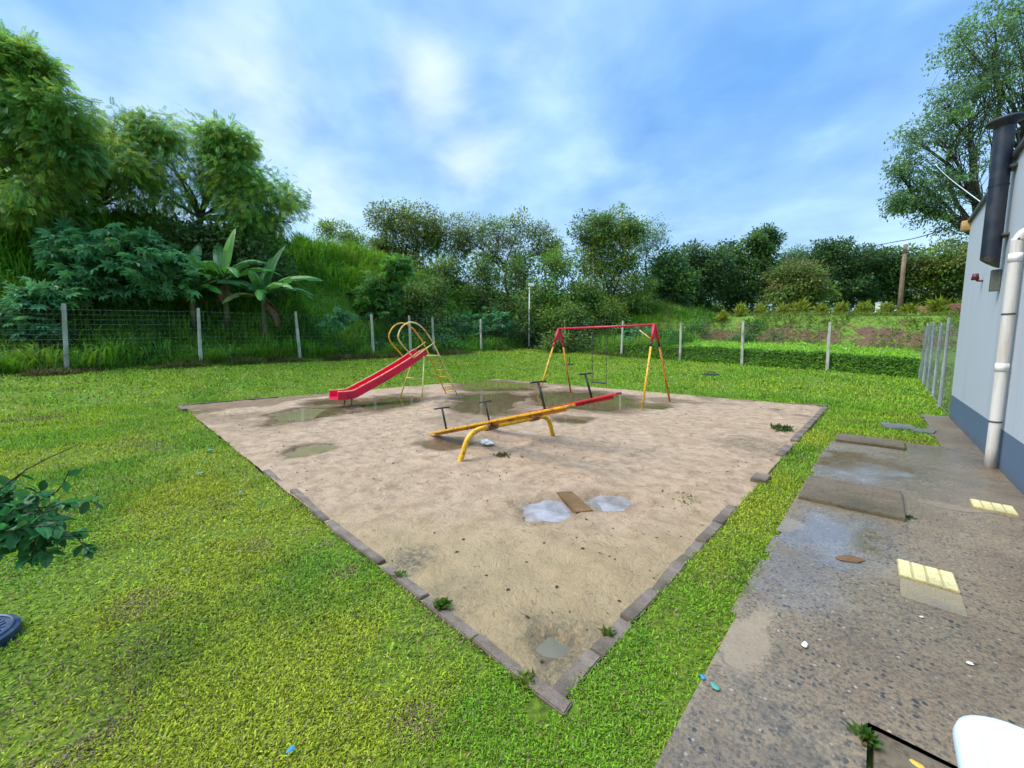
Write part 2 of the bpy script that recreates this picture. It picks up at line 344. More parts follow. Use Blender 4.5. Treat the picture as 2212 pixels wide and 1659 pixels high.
# ------------------------------------------------------------------ mesh building
class MB:
    def __init__(s):
        s.V = []; s.C = []; s.F = {3: [], 4: []}; s.n = 0; s.poly = []
    def add(s, V, F, col=None):
        V = np.asarray(V, float).reshape(-1, 3)
        F = np.asarray(F, dtype=np.int64)
        s.V.append(V)
        if col is not None:
            col = np.asarray(col, float)
            if col.ndim == 1: col = np.tile(col[:3], (len(V), 1))
            s.C.append(col[:, :3])
        else: s.C.append(np.ones((len(V), 3)))
        if len(F): s.F[F.shape[1]].append(F + s.n)
        s.n += len(V)
    def tube(s, pts, rad, sides=8, caps=True, col=None):
        pts = np.asarray(pts, float); n = len(pts)
        rad = np.broadcast_to(np.asarray(rad, float), (n,))
        T = np.gradient(pts, axis=0); T /= (np.linalg.norm(T, axis=1, keepdims=True) + 1e-9)
        ref = np.array([0, 0, 1.0]) if abs(T[0][2]) < .9 else np.array([1.0, 0, 0])
        ang = np.linspace(0, 2 * PI, sides, endpoint=False)
        V = []
        nrm = ref - T[0] * np.dot(ref, T[0]); nrm /= np.linalg.norm(nrm)
        for i in range(n):
            nrm = nrm - T[i] * np.dot(nrm, T[i]); nrm /= (np.linalg.norm(nrm) + 1e-9)
            bn = np.cross(T[i], nrm)
            V.append(pts[i] + rad[i] * (np.cos(ang)[:, None] * nrm + np.sin(ang)[:, None] * bn))
        V = np.concatenate(V)
        F = []
        for i in range(n - 1):
            for k in range(sides):
                k2 = (k + 1) % sides
                F.append((i * sides + k, i * sides + k2, (i + 1) * sides + k2, (i + 1) * sides + k))
        b = s.n
        s.add(V, F, col)
        if caps:
            c0 = len(V)
            s.add([pts[0], pts[-1]], np.zeros((0, 3), int), col)
            F3 = []
            for k in range(sides):
                k2 = (k + 1) % sides
                F3.append((b + k2, b + k, b + c0)); F3.append((b + (n - 1) * sides + k, b + (n - 1) * sides + k2, b + c0 + 1))
            s.F[3].append(np.array(F3))
        return s
    def bm(s, bm_, mat=None, col=None):
        bmesh.ops.triangulate(bm_, faces=[f for f in bm_.faces if len(f.verts) > 4])
        bm_.verts.index_update()
        V = np.array([v.co[:] for v in bm_.verts])
        b = s.n
        s.add(V, np.zeros((0, 3), int), col)
        for k in (3, 4):
            F = [[v.index + b for v in f.verts] for f in bm_.faces if len(f.verts) == k]
            if F: s.F[k].append(np.array(F))
        bm_.free()
        return s
    def box(s, c, size, rot=(0, 0, 0), bev=.0, seg=2, jit=0.0):
        b = bmesh.new(); bmesh.ops.create_cube(b, size=1.0)
        bmesh.ops.scale(b, vec=size, verts=b.verts)
        if jit:
            for v in b.verts: v.co += Vector(RNG.uniform(-jit, jit, 3))
        if bev: bmesh.ops.bevel(b, geom=b.edges[:], offset=bev, segments=seg, profile=.6, affect='EDGES')
        m = Matrix.Translation(Vector(c)) @ Matrix.Rotation(rot[2], 4, 'Z') @ Matrix.Rotation(rot[1], 4, 'Y') @ Matrix.Rotation(rot[0], 4, 'X')
        bmesh.ops.transform(b, matrix=m, verts=b.verts)
        return s.bm(b)
    def build(s, name, mat, parent=None, smooth=False, loc=None, col=False):
        V = np.concatenate(s.V)
        if loc is not None: V = V - np.asarray(loc)
        f3 = np.concatenate(s.F[3]) if s.F[3] else np.zeros((0, 3), int)
        f4 = np.concatenate(s.F[4]) if s.F[4] else np.zeros((0, 4), int)
        me = bpy.data.meshes.new(name)
        me.vertices.add(len(V)); me.vertices.foreach_set("co", V.astype(np.float32).ravel())
        nl = f3.size + f4.size
        me.loops.add(nl); me.loops.foreach_set("vertex_index", np.concatenate([f4.ravel(), f3.ravel()]).astype(np.int32))
        npoly = len(f3) + len(f4)
        me.polygons.add(npoly)
        st = np.concatenate([np.arange(len(f4)) * 4, len(f4) * 4 + np.arange(len(f3)) * 3]).astype(np.int32)
        me.polygons.foreach_set("loop_start", st)
        me.update(calc_edges=True); me.validate()
        me.polygons.foreach_set("use_smooth", np.full(len(me.polygons), bool(smooth)))
        if col:
            C = np.concatenate(s.C)
            at = me.color_attributes.new("Col", 'FLOAT_COLOR', 'POINT')
            at.data.foreach_set("color", np.concatenate([C, np.ones((len(C), 1))], 1).astype(np.float32).ravel())
        me.materials.append(mat)
        o = bpy.data.objects.new(name, me)
        if loc is not None and parent is None: o.location = loc
        if parent is not None: o.parent = parent
        COL.objects.link(o)
        return o

def tag(o, label=None, cat=None, group=None, kind=None):
    if label: o["label"] = label
    if cat: o["category"] = cat
    if group: o["group"] = group
    if kind: o["kind"] = kind
    return o

def thing(name, label, cat, loc=(0, 0, 0), group=None, rz=0):
    o = bpy.data.objects.new(name, None); o.empty_display_size = .2
    o.location = loc; o.rotation_euler = (0, 0, rz); COL.objects.link(o)
    return tag(o, label, cat, group)

def children(o): return [c for c in bpy.data.objects if c.parent == o]
def copy_tree(o, parent=None):
    c = o.copy(); COL.objects.link(c)
    if parent: c.parent = parent
    for ch in children(o): copy_tree(ch, c)
    return c

def smooth_path(pts, n=6):
    """Catmull-Rom through pts"""
    pts = np.asarray(pts, float); out = []
    q = np.vstack([2 * pts[0] - pts[1], pts, 2 * pts[-1] - pts[-2]])
    for i in range(1, len(q) - 2):
        for tt in np.linspace(0, 1, n, endpoint=False):
            a, b, c, d = q[i - 1], q[i], q[i + 1], q[i + 2]
            out.append(.5 * (2 * b + (c - a) * tt + (2 * a - 5 * b + 4 * c - d) * tt ** 2 + (-a + 3 * b - 3 * c + d) * tt ** 3))
    out.append(pts[-1])
    return np.array(out)

# ------------------------------------------------------------------ ground sheets
def axis(segs):
    out = []
    for a, b, st in segs: out += list(np.arange(a, b - 1e-6, st))
    out.append(segs[-1][1]); return np.array(out)

def sheet(name, xs, ys, mat, zf, colf=None, mask=None):
    X, Y = np.meshgrid(xs, ys); Z = zf(X, Y)
    V = np.stack([X, Y, Z], -1).reshape(-1, 3)
    nx, ny = len(xs), len(ys)
    i = np.arange((ny - 1) * (nx - 1)); r = i // (nx - 1); c = i % (nx - 1)
    F = np.stack([r * nx + c, r * nx + c + 1, (r + 1) * nx + c + 1, (r + 1) * nx + c], 1)
    if mask is not None:
        mx = X[:-1, :-1] + np.diff(X[:-1], axis=1) / 2; my = Y[:-1, :-1] + np.diff(Y[:, :-1], axis=0) / 2
        F = F[mask(mx, my).ravel()]
    m = MB(); m.add(V, F, colf(X.ravel(), Y.ravel()) if colf else None)
    o = m.build(name, mat, smooth=True, col=colf is not None)
    return tag(o, kind="structure")

SAND_X0, SAND_Y1 = -12.2, 11.4
def edge_wobble(t, seed): return .22 * (fbm(t * .9, t * 0 + .5, seed, 3) - .5)
def in_sand(x, y, pad=0.0):
    w = edge_wobble(x + y, 40)
    return (x > SAND_X0 - pad + w) & (x < pad) & (y > -pad) & (y < SAND_Y1 + pad + w)
def pave_x0(y): return .37 + .10 * (fbm(y * 1.3, y * 0, 31, 4) - .5)
def in_pave(x, y, pad=0.0):
    main = (x > pave_x0(y) - pad) & (x < 2.3) & (y < np.where(x < 1.27, 6.86, 7.55) + pad) & (y > -9)
    apron = (x > 1.62 + .12 * (fbm(y * 1.1, y * 0, 77, 3) - .5) - pad) & (x < 2.3) & (y < 11.55 + pad) & (y > -9)
    return main | apron

def z_lawn(x, y):
    z = zt(x, y)
    inn = ((x > SAND_X0 + .05) & (x < -.02) & (y > .02) & (y < SAND_Y1 - .05)) | ((x > .55) & (x < 8) & (y < 6.6) & (y > -9)) | ((x > 1.85) & (x < 8) & (y < 11.3) & (y > -9))
    return np.where(inn, -.25, z)

lx = axis([(-18.8, -12.4, .4), (-12.4, -12.0, .1), (-12, -.4, .4), (-.4, .5, .05), (.5, 2.6, .1), (2.6, 8, .6)])
ly = axis([(-12, -.5, .4), (-.5, .5, .05), (.5, 6.2, .4), (6.2, 7.8, .1), (7.8, 11, .4), (11, 12, .1), (12, 21.2, .4)])
sheet("lawn", lx, ly, M["lawn"], z_lawn)
hx = axis([(-160, -60, 10), (-60, -32, 2), (-32, -18.8, .4)])
hy = axis([(-60, -12, 4), (-12, 40, .5), (40, 60, 2), (60, 160, 10)])
sheet("hillside", hx, hy, M["hill"], zt)
def bankcol(x, y):
    d = np.exp(-((y - 28.3 - .5 * (fbm(x * .3, x * 0, 5) - .5)) / 1.1) ** 2) * sstep(-13, -8, x)
    d = .85 * d * (.45 + .55 * sstep(28.8, 27.4, y) + .3 * (fbm(x * .35, y * .6, 8) - .3))
    return np.stack([np.clip(d, 0, 1), d * 0, d * 0], 1)
bx_ = axis([(-18.8, 8, .3), (8, 40, 1.5), (40, 160, 10)])
by_ = axis([(21.2, 21.8, .05), (21.8, 32, .15), (32, 60, 2), (60, 160, 10)])
sheet("earth_bank", bx_, by_, M["bank"], zt, bankcol)
gx = axis([(8, 40, 2), (40, 160, 10)]); gy = axis([(-60, -12, 6), (-12, 21.2, 2)])
sheet("ground", gx, gy, M["lawn"], zt)
sheet("rear_ground", axis([(-18.8, 8, 2)]), axis([(-60, -12, 4)]), M["lawn"], zt)

# ------------------------------------------------------------------ sand and puddles
puddles = []   # centre, half right, half forward, phase, depth
def puddle(px, py, hw, hh, mat, depth=.05, tilt=0.0, wetpad=1.5, kind=""):
    c = G(px, py); Y = np.dot(c - CAM, FWD)
    hr = hw / FPX * Y
    hf = abs(np.dot(G(px, py - hh) - G(px, py + hh), FWD)) / 2
    puddles.append((c[:2], hr, hf, len(puddles) * 3.7, depth, mat, tilt, wetpad, kind))
puddle(668, 971, 46, 13, "water_olive", .05, kind="small oval olive puddle on the open sand left of the seesaw")
puddle(838, 872, 58, 20, "water", .06, kind="dark puddle between the foot of the slide and its front legs")
puddle(735, 868, 70, 7, "water", .03, kind="thin wet puddle just under the slide's lower end")
puddle(1055, 868, 78, 24, "water", .06, kind="largest brown puddle, behind the seesaw and beside the slide ladder")
puddle(1270, 865, 110, 19, "water", .06, kind="long brown puddle below the swing")
puddle(1405, 878, 48, 6, "water", .03, kind="thin puddle at the foot of the nearer right swing legs")
puddle(1075, 833, 85, 11, "water", .05, kind="brown puddle at the far edge of the sand")
puddle(655, 895, 66, 17, "water_olive", .04, kind="brown puddle left of the slide's lower end")
puddle(1238, 908, 38, 9, "water", .04, kind="small brown puddle just right of the seesaw's red plank")
puddle(1180, 1098, 72, 30, "water_pale", .05, kind="pale sky-reflecting puddle in front of the seesaw, left of the plank")
puddle(1312, 1084, 62, 20, "water_pale", .05, kind="pale sky-reflecting puddle in front of the seesaw, right of the plank")
puddle(420, 888, 45, 6, "water_olive", .03, kind="thin brown puddle at the left corner of the sand")
puddle(1195, 1395, 46, 30, "water_grey", .03, kind="dull grey puddle near the front corner of the sand")
puddle(965, 962, 52, 12, "water_olive", .02, kind="shallow puddle under the low end of the yellow plank")  # shadow under the seesaw, drawn as a dark wet sheet on the sand

def pud_q(x, y, p, warp=True):
    c, hr, hf, ph, d, m, tl, wp, kd = p
    dx = x - c[0]; dy = y - c[1]
    r = (dx * RIGHT[0] + dy * RIGHT[1]) / hr; f = (dx * FWD[0] + dy * FWD[1]) / hf
    q = np.sqrt(r * r + f * f)
    sc = 1.0 / max(min(hr, hf), .15)
    if warp:
        q = q + .95 * (fbm(x * sc * .8 + ph, y * sc * .8 - ph, 13, 3) - .5) + .50 * (fbm(x * sc * 2.6 + ph, y * sc * 2.6, 19, 2) - .5)
    return q

def z_sand(x, y, wet=False):
    z = .020 + .030 * (fbm(x * .9, y * .9, 61, 3) - .5) + .040 * (fbm(x * 3.6, y * 3.6, 63, 3) - .5) + .016 * (fbm(x * 11, y * 11, 65, 2) - .5)
    z = np.maximum(z, .004)
    ed = np.minimum(np.minimum(-x, y), 9.0)
    bury = sstep(.48, .62, fbm(x * 1.1, y * 1.1, 57, 3))
    z = np.where(ed < .3, z * (sstep(.09, .28, ed) * (1 - .6 * bury) + .6 * bury) + .002, z)
    w = np.zeros_like(z)
    for p in puddles:
        q = pud_q(x, y, p)
        z = z - (p[4] + .012) * sstep(1.12, .62, q)
        w = np.maximum(w, sstep(p[7], .95, q) * (1.0 if p[5] in ("water", "water_olive") else .35))
    if wet: return z, w
    return z
ptip = G(1200, 1400)[:2]; pm1 = G(890, 1215)[:2]; pm2 = G(1640, 965)[:2]; pm3 = G(960, 1310)[:2]; pm4 = G(1250, 960)[:2]; pm5 = G(1050, 955)[:2]
def sandcol(x, y):
    _, w = z_sand(x, y, True)
    far = fbm(x * .55 + y * .2, y * .55 - x * .2, 71, 4)
    Yd = (x - CAM[0]) * FWD[0] + (y - CAM[1]) * FWD[1]
    w = np.maximum(w, .7 * sstep(.52, .63, far) * sstep(5.5, 9.5, Yd))
    d = np.zeros_like(w)
    for c, r, a in ((ptip, .42, .9), (pm1, .24, 1.0), (pm2, .75, .75), (pm3, .35, .5), (pm4, .9, .35), (pm5, .6, .6)):
        q = np.hypot(x - c[0], y - c[1]) / r + .8 * (fbm(x * 3, y * 3, 83, 3) - .5)
        d = np.maximum(d, a * sstep(1.2, .3, q))
    near = sstep(4.2, 2.0, Yd + 1.5 * (fbm(x, y, 91, 3) - .5))
    return np.stack([np.clip(w, 0, 1), d, near], 1)
sx_ = axis([(SAND_X0 - .15, -.012, .055)]); sy_ = axis([(.012, SAND_Y1 + .15, .055)])
sheet("sand", sx_, sy_, M["sand"], z_sand, sandcol)
for p in puddles:
    c, hr, hf, ph, d, m, tl, wp, kd = p
    th = np.linspace(0, 2 * PI, 40, endpoint=False)
    rr = 1.75
    ring = np.stack([c[0] + rr * (np.cos(th) * hr * RIGHT[0] + np.sin(th) * hf * FWD[0]), c[1] + rr * (np.cos(th) * hr * RIGHT[1] + np.sin(th) * hf * FWD[1])], 1)
    q = pud_q(ring[:, 0], ring[:, 1], p)
    mb = MB()
    V = np.vstack([np.column_stack([ring, np.zeros(40)]), [[c[0], c[1], 0]]])
    mb.add(V, [(k, (k + 1) % 40, 40) for k in range(40)])
    o = mb.build("puddle", M[m], loc=(c[0], c[1], 0.0)); o.location.z = -.0004 - .0013 * (puddles.index(p) if False else [q_[3] for q_ in puddles].index(ph))
    tag(o, kd, "puddle", "puddles on the sand", "structure")

# ------------------------------------------------------------------ pavement
def pavecol(x, y):
    g = np.zeros_like(x); w = np.full_like(x, .12)
    def blob(c, rx, ry, a, arr, sd):
        q = np.hypot((x - c[0]) / rx, (y - c[1]) / ry) + .7 * (fbm(x * 4, y * 4, sd, 3) - .5)
        return np.maximum(arr, a * sstep(1.25, .45, q + .5 * (fbm(x * 14, y * 14, sd + 40, 3) - .5)))
    w = blob((.80, 5.45), .75, 1.15, 1.0, w, 1)
    w = blob((.72, 2.75), .40, .72, 1.0, w, 2)
    w = blob((1.55, 6.9), .6, .8, .7, w, 3)
    w = blob((.55, 1.9), .3, .5, .5, w, 6)
    w = blob((1.5, 5.2), .7, 1.2, .35, w, 7)
    g = blob((.48, 1.02), .13, .40, 1.0, g, 4)
    g = blob((.42, 2.75), .10, .16, .8, g, 5)
    g = blob((1.45, 4.3), .28, .13, .6, g, 8)
    edge = sstep(.09, .0, x - pave_x0(y)) * .6
    g = np.maximum(g, edge * (fbm(x * 5, y * 5, 15) > .45))
    return np.stack([w, g, g * 0], 1)
def z_pave(x, y): return .022 + .010 * (fbm(x * 1.2, y * 1.2, 33, 3) - .5) + .0 * x
sheet("pavement", axis([(.25, 2.1, .035)]), axis([(-9, 0, .3), (0, 11.6, .035)]), M["pavement"], z_pave, pavecol, mask=lambda x, y: in_pave(x, y) & ~((x > .955) & (x < 1.70) & (y > 0.0) & (y < .85)))

sheet("pit_floor", axis([(.90, 1.75, .1)]), axis([(-.05, .90, .1)]), M["bank"], lambda x, y: -.045 + 0 * x, lambda x, y: np.stack([x * 0 + .2, x * 0, x * 0], 1))
# ------------------------------------------------------------------ leaf templates
def diamond(w=.35, fold=.06, k=.42):
    V = np.array([[0, 0, 0], [w / 2, k, fold], [0, 1, -.03], [-w / 2, k, fold]])
    return V, np.array([[0, 1, 2], [0, 2, 3]])
def oval(w=.5):
    V = np.array([[0, 0, 0], [w * .38, .22, .03], [w * .5, .5, .05], [w * .32, .78, .02], [0, 1, -.06], [-w * .32, .78, .02], [-w * .5, .5, .05], [-w * .38, .22, .03], [0, .5, 0]])
    F = np.array([[0, 1, 8], [1, 2, 8], [2, 3, 8], [3, 4, 8], [4, 5, 8], [5, 6, 8], [6, 7, 8], [7, 0, 8]])
    return V, F
def feather(n=6):
    V = []; F = []
    for i in range(n):
        y = .15 + .85 * i / n
        for sgn in (-1, 1):
            a = math.radians(62 - 22 * i / n); L = .36 * (1 - .35 * abs(i / n - .35))
            d = np.array([sgn * math.sin(a), math.cos(a), -.28]); pn = np.array([-math.cos(a) * sgn, math.sin(a), 0]) * .055
            b = np.array([0, y, -.28 * y * y]); k = len(V)
            V += [b, b + d * L * .5 + pn, b + d * L, b + d * L * .5 - pn]
            F += [[k, k + 1, k + 2, k + 3]]
    return np.array(V), np.array(F)
def palmate(n=8):
    V = []; F = []
    for i in range(n):
        a = -2.5 + 5.0 * i / (n - 1); L = .56 * (1 - .3 * abs(a) / 2.5)
        d = np.array([math.sin(a), math.cos(a), 0]); pn = np.array([math.cos(a), -math.sin(a), 0]) * .10
        k = len(V)
        V += [np.array([0, 0, 0]), d * L * .5 + pn + [0, 0, .03], d * L + [0, 0, -.13], d * L * .5 - pn + [0, 0, .03]]
        F += [[k, k + 1, k + 2, k + 3]]
    return np.array(V), np.array(F)
TPL = {"broad": diamond(.46), "narrow": diamond(.22), "oval": oval(.52), "feather": feather(), "palm": palmate()}

def unit(v): return v / (np.linalg.norm(v, axis=-1, keepdims=True) + 1e-9)
def leaves(mb, tpl, pos, dirs, nrm, size, col, rng=RNG):
    V, F = TPL[tpl] if isinstance(tpl, str) else tpl
    n = len(pos)
    if n == 0: return
    t = unit(dirs); b = unit(np.cross(t, nrm)); nn = np.cross(b, t)
    size = np.broadcast_to(np.asarray(size, float), (n,))
    W = (V[None, :, 0, None] * b[:, None] + V[None, :, 1, None] * t[:, None] + V[None, :, 2, None] * nn[:, None]) * size[:, None, None] + pos[:, None]
    k = len(V)
    FF = (F[None] + (np.arange(n) * k)[:, None, None]).reshape(-1, F.shape[1])
    C = np.repeat(col, k, axis=0)
    mb.add(W.reshape(-1, 3), FF, C)

def vary(col, n, amt=.25, yel=.15, rng=RNG):
    c = np.tile(np.asarray(col, float)[:3], (n, 1))
    k = 1 + amt * rng.normal(size=(n, 1)); k = np.clip(k, .45, 1.8)
    c = c * k
    y = rng.random((n, 1)) * yel
    return np.clip(c * (1 - y) + y * np.array([.22, .22, .03]), .002, 1)

def curve_limb(mb, p0, p1, r0, r1, sag=.08, n=7, sides=6, rng=RNG):
    p0 = np.asarray(p0, float); p1 = np.asarray(p1, float); L = np.linalg.norm(p1 - p0)
    tt = np.linspace(0, 1, n)[:, None]
    pts = p0 + (p1 - p0) * tt
    off = rng.normal(size=3) * sag * L; off[2] = abs(off[2]) * .6
    pts = pts + np.sin(tt * PI) * off + rng.normal(size=(n, 3)) * .012 * L * np.sin(tt * PI)
    mb.tube(pts, r0 + (r1 - r0) * np.linspace(0, 1, n) ** .8, sides)
    return pts

DENS = {'thin_tree': 6.0, 'shrub': 2.4, 'dense_tree': 3.4, 'forest_tree': 2.8, 'tall_tree': 3.1, 'dark_tree': 1.3}
CLUMP = {'thin_tree': 1.9, 'dense_tree': 1.7, 'forest_tree': 1.5, 'shrub': 1.4, 'tall_tree': 1.6}
GAP = {'feathery_tree': .52, 'thin_tree': .24, 'tall_tree': .44, 'dense_tree': .25}
BIG = {'forest_tree': 1.0, 'thin_tree': .85, 'dense_tree': .85, 'shrub': .85}
def make_tree(name, label, base, blobs, tpl, size, col, per_blob=26, per_cl=34, clr=.55, droop=.35, trunk_r=.16, group=None,
              amt=.25, yel=.2, cat="tree", shell=.42, seed=0, mat="leaf", stretch=1.0, trunk_name="trunk", lean=None, forks=1, twigs=.5, bark="bark"):
    """blobs: world (centre, radius); crown is many leaves in clumps around limbs that reach into each blob"""
    rng = np.random.default_rng(1000 + seed)
    base = np.asarray(base, float)
    root = thing(name, label, cat, base, group)
    tb = MB(); lb = MB()
    per_cl = per_cl * DENS.get(name, 1.0); ck = CLUMP.get(name, 1.0); per_blob = per_blob * ck; per_cl = per_cl / ck * 1.12; clr = clr / ck ** .75; size = size * BIG.get(name, 1.0)
    cs = np.array([b[0] for b in blobs]); rs = np.array([b[1] for b in blobs])
    cen = (cs * rs[:, None]).sum(0) / rs.sum()
    low = cs[:, 2].min() - rs[np.argmin(cs[:, 2])] * .3
    zf = base[2] + max(.25 * (cen[2] - base[2]), min(low - base[2], .6 * (cen[2] - base[2])))
    fork = np.array([base[0] * .6 + cen[0] * .4, base[1] * .6 + cen[1] * .4, zf])
    for f_ in range(forks):
        b0 = base + (0 if f_ == 0 else 1) * np.array([rng.normal() * .3, rng.normal() * .3, 0]) + [0, 0, -.2]
        f1 = fork + (0 if f_ == 0 else 1) * rng.normal(size=3) * .6
        curve_limb(tb, b0, f1, trunk_r * (1 if f_ == 0 else .7), trunk_r * .62, .05, 9, 9, rng)
    for (c, r) in blobs:
        c = np.asarray(c, float)
        st = fork if rng.random() < .6 else base + (fork - base) * rng.uniform(.7, 1)
        pts = curve_limb(tb, st, c, trunk_r * .5, trunk_r * .16, .10, 9, 6, rng)
        n = max(3, int(per_blob))
        d = unit(rng.normal(size=(n, 3))); rad = rng.random(n) ** shell
        rr = np.array([r, r, r * stretch])
        cc = c + d * rad[:, None] * rr
        keep = (vnoise(cc[:, 0] * 1.3 / max(r, .5) + seed, cc[:, 2] * 1.3 / max(r, .5) + cc[:, 1], 7) > GAP.get(name, .22))
        cc = cc[keep]; d = d[keep]
        for j in range(len(cc)):
            if rng.random() < twigs:
                q = pts[rng.integers(4, len(pts))]
                curve_limb(tb, q, cc[j], trunk_r * .09, trunk_r * .02, .08, 5, 4, rng)
            m = int(per_cl * rng.uniform(.6, 1.35))
            off = np.clip(rng.normal(size=(m, 3)), -1.4, 1.4) * clr * np.array([1, 1, .6])
            pos = cc[j] + off
            dirs = unit(off) * .7 + rng.normal(size=(m, 3)) * (1.6 if name == 'tall_tree' else .5) + d[j] * (.0 if name == 'tall_tree' else .5)
            dirs[:, 2] -= droop
            nr = np.array([0, 0, 1.0]) + rng.normal(size=(m, 3)) * .45
            ccol = np.asarray(col[rng.integers(len(col))]) * rng.uniform(.75, 1.25)
            leaves(lb, tpl, pos, dirs, nr, size * rng.uniform(.65, 1.25, m), vary(ccol, m, amt, yel, rng))
    tb.build(trunk_name, M[bark], root, smooth=True, loc=base)
    lb.build("crown", M[mat], root, loc=base, col=True)
    return root

def pxblobs(lst):
    return [(P(x, y, Y), r / FPX * Y) for (x, y, r, Y) in lst]
def ground_at(px, Y, y=700):
    p = P(px, y, Y); p[2] = float(zt(p[0], p[1])); return p

# colours of foliage (albedo)
G_FEATH = [(.060, .125, .014), (.045, .105, .020), (.085, .150, .014), (.032, .085, .022)]
G_DARK = [(.022, .060, .016), (.032, .080, .018), (.018, .048, .018)]
G_CAST = [(.035, .130, .048), (.052, .160, .055), (.028, .110, .042)]
G_MID = [(.060, .115, .018), (.045, .095, .022), (.090, .130, .020)]
G_OLIVE = [(.085, .095, .025), (.060, .085, .022), (.110, .100, .030)]
G_FOR = [(.026, .075, .020), (.040, .098, .020), (.060, .120, .018), (.020, .058, .024)]
G_EUC = [(.050, .095, .050), (.065, .110, .045), (.040, .080, .050)]
G_LIGHT = [(.07, .19, .02), (.10, .23, .025), (.055, .15, .02)]

def gain(p, k, r=1.0): return [(min(.3, a * k * r), min(.4, b * k), min(.3, c * k)) for a, b, c in p]
G_FEATH = gain(G_FEATH, 3.5); G_DARK = gain(G_DARK, 1.9); G_CAST = gain(G_CAST, 2.0, 1.15); G_MID = gain(G_MID, 2.3); G_OLIVE = gain(G_OLIVE, 2.0); G_FOR = gain(G_FOR, 2.0); G_EUC = [(a * 1.1, b * 1.15, c * .8) for a, b, c in gain(G_EUC, 2.3)]; G_LIGHT = gain(G_LIGHT, 1.1)
GL = "feathery trees on the left bank"
make_tree("feathery_tree", "tallest feathery tree, cut off by the left picture edge", ground_at(-10, 16.5), pxblobs([(22, 118, 24, 15.5), (62, 150, 22, 15.5), (25, 165, 40, 15.5), (70, 235, 55, 15.5), (-20, 250, 80, 15.5), (120, 240, 32, 15.5), (30, 330, 85, 16), (-50, 380, 90, 16), (80, 420, 75, 16), (10, 480, 80, 16.2), (150, 330, 35, 16)]),
          "feather", .34, G_FEATH, 42, 45, .42, .6, .20, GL, seed=1)
make_tree("feathery_tree", "feathery tree with gaps of sky between its limbs, second from the left", ground_at(190, 20), pxblobs([(170, 320, 52, 19), (230, 300, 45, 19), (275, 360, 52, 19), (190, 395, 55, 19), (120, 430, 50, 18.5), (250, 440, 55, 19), (215, 345, 50, 19.5), (290, 315, 36, 19.5), (300, 390, 45, 19.5), (150, 380, 45, 18.5), (270, 290, 26, 19.5)]),
          "feather", .34, G_FEATH, 36, 41, .50, .6, .17, GL, seed=2)
make_tree("feathery_tree", "broad feathery tree drooping to the right above the banana plants", ground_at(430, 22), pxblobs([(320, 330, 50, 20.5), (385, 330, 55, 20.5), (450, 335, 55, 20.5), (500, 370, 58, 21), (545, 420, 55, 21), (590, 455, 45, 21), (630, 480, 32, 21), (415, 410, 60, 21), (350, 420, 55, 20.5), (480, 440, 60, 21), (540, 480, 45, 21), (345, 285, 22, 20.5), (490, 305, 22, 20.5)]),
          "feather", .34, G_FEATH, 48, 45, .52, .7, .19, GL, seed=3, forks=2)
make_tree("dark_tree", "dark shaded tree low at the left edge behind the castor bushes", ground_at(30, 17.5), pxblobs([(0, 560, 70, 17.5), (70, 540, 60, 17.5), (120, 480, 50, 18), (-60, 520, 80, 17.5), (40, 620, 60, 17), (170, 560, 70, 19)]),
          "broad", .26, G_DARK, 30, 40, .5, .4, .17, seed=4)
make_tree("dark_tree", "dark bushy tree filling the shade behind the banana plants", ground_at(450, 21), pxblobs([(400, 520, 60, 20.5), (470, 540, 60, 20.5), (540, 550, 55, 21), (340, 590, 65, 19.5), (420, 620, 60, 19.5), (250, 620, 70, 18.5), (570, 600, 40, 20.5)]),
          "broad", .28, G_DARK, 26, 36, .6, .4, .15, seed=5)
GC = "castor bean plants along the fence"
def castor(label, base, blobs, seed, n=16, size=.52, cl=9, clr=.32, tr=.05):
    return make_tree("castor_plant", label, base, pxblobs(blobs), "palm", size, G_CAST, n, cl, clr, .25, tr, GC, .22, .12, "plant", .5, seed, "leaf_gloss", .8, "stem", twigs=.7, bark="twig")
castor("big blue-green castor bush behind the fence, left of the banana plants", ground_at(250, 16.8), [(190, 555, 55, 15.8), (260, 570, 60, 15.8), (325, 575, 50, 15.8), (150, 520, 35, 15.8), (230, 625, 45, 15.6), (300, 525, 40, 16), (345, 615, 30, 16)], 11, 20, .62, 10, .35, .08)
castor("low castor bush at the left edge behind the wire mesh", ground_at(40, 14.6), [(60, 670, 42, 13.9), (10, 700, 45, 13.9), (90, 640, 25, 13.9), (20, 760, 30, 13.7), (100, 720, 30, 13.9)], 12, 16, .5, 9, .3)
castor("small single castor plant alone on the grassy slope right of the banana plants", ground_at(728, 19.8), [(728, 693, 22, 19.6)], 13, 9, .55, 6, .25, .03)
castor("castor plant beside the slide hoops behind the fence", ground_at(985, 28.8), [(985, 700, 22, 28.4), (1000, 725, 20, 28.4)], 14, 14, .62, 9, .35)
castor("castor plant between the fence corner lamp and the slide", ground_at(1060, 30), [(1060, 680, 26, 29.4), (1045, 705, 24, 29.2), (1085, 695, 18, 29.2)], 15, 15, .65, 9, .4)
castor("castor plant behind the right end of the swing bar", ground_at(1378, 27), [(1380, 722, 24, 26.5), (1365, 735, 18, 26.5)], 16, 14, .55, 8, .35)
make_tree("leafy_bush", "bright leafy bush at the foot of the grassy slope, left of the slide", ground_at(822, 25), pxblobs([(820, 600, 34, 24), (845, 625, 34, 24), (800, 640, 30, 24), (830, 660, 34, 24), (855, 580, 20, 24)]),
          "palm", .55, [(.10, .27, .04), (.07, .22, .05), (.13, .30, .04)], 20, 12, .38, .3, .06, cat="bush", seed=17, mat="leaf_gloss", trunk_name="stem")
GM = "thin trees on the skyline"
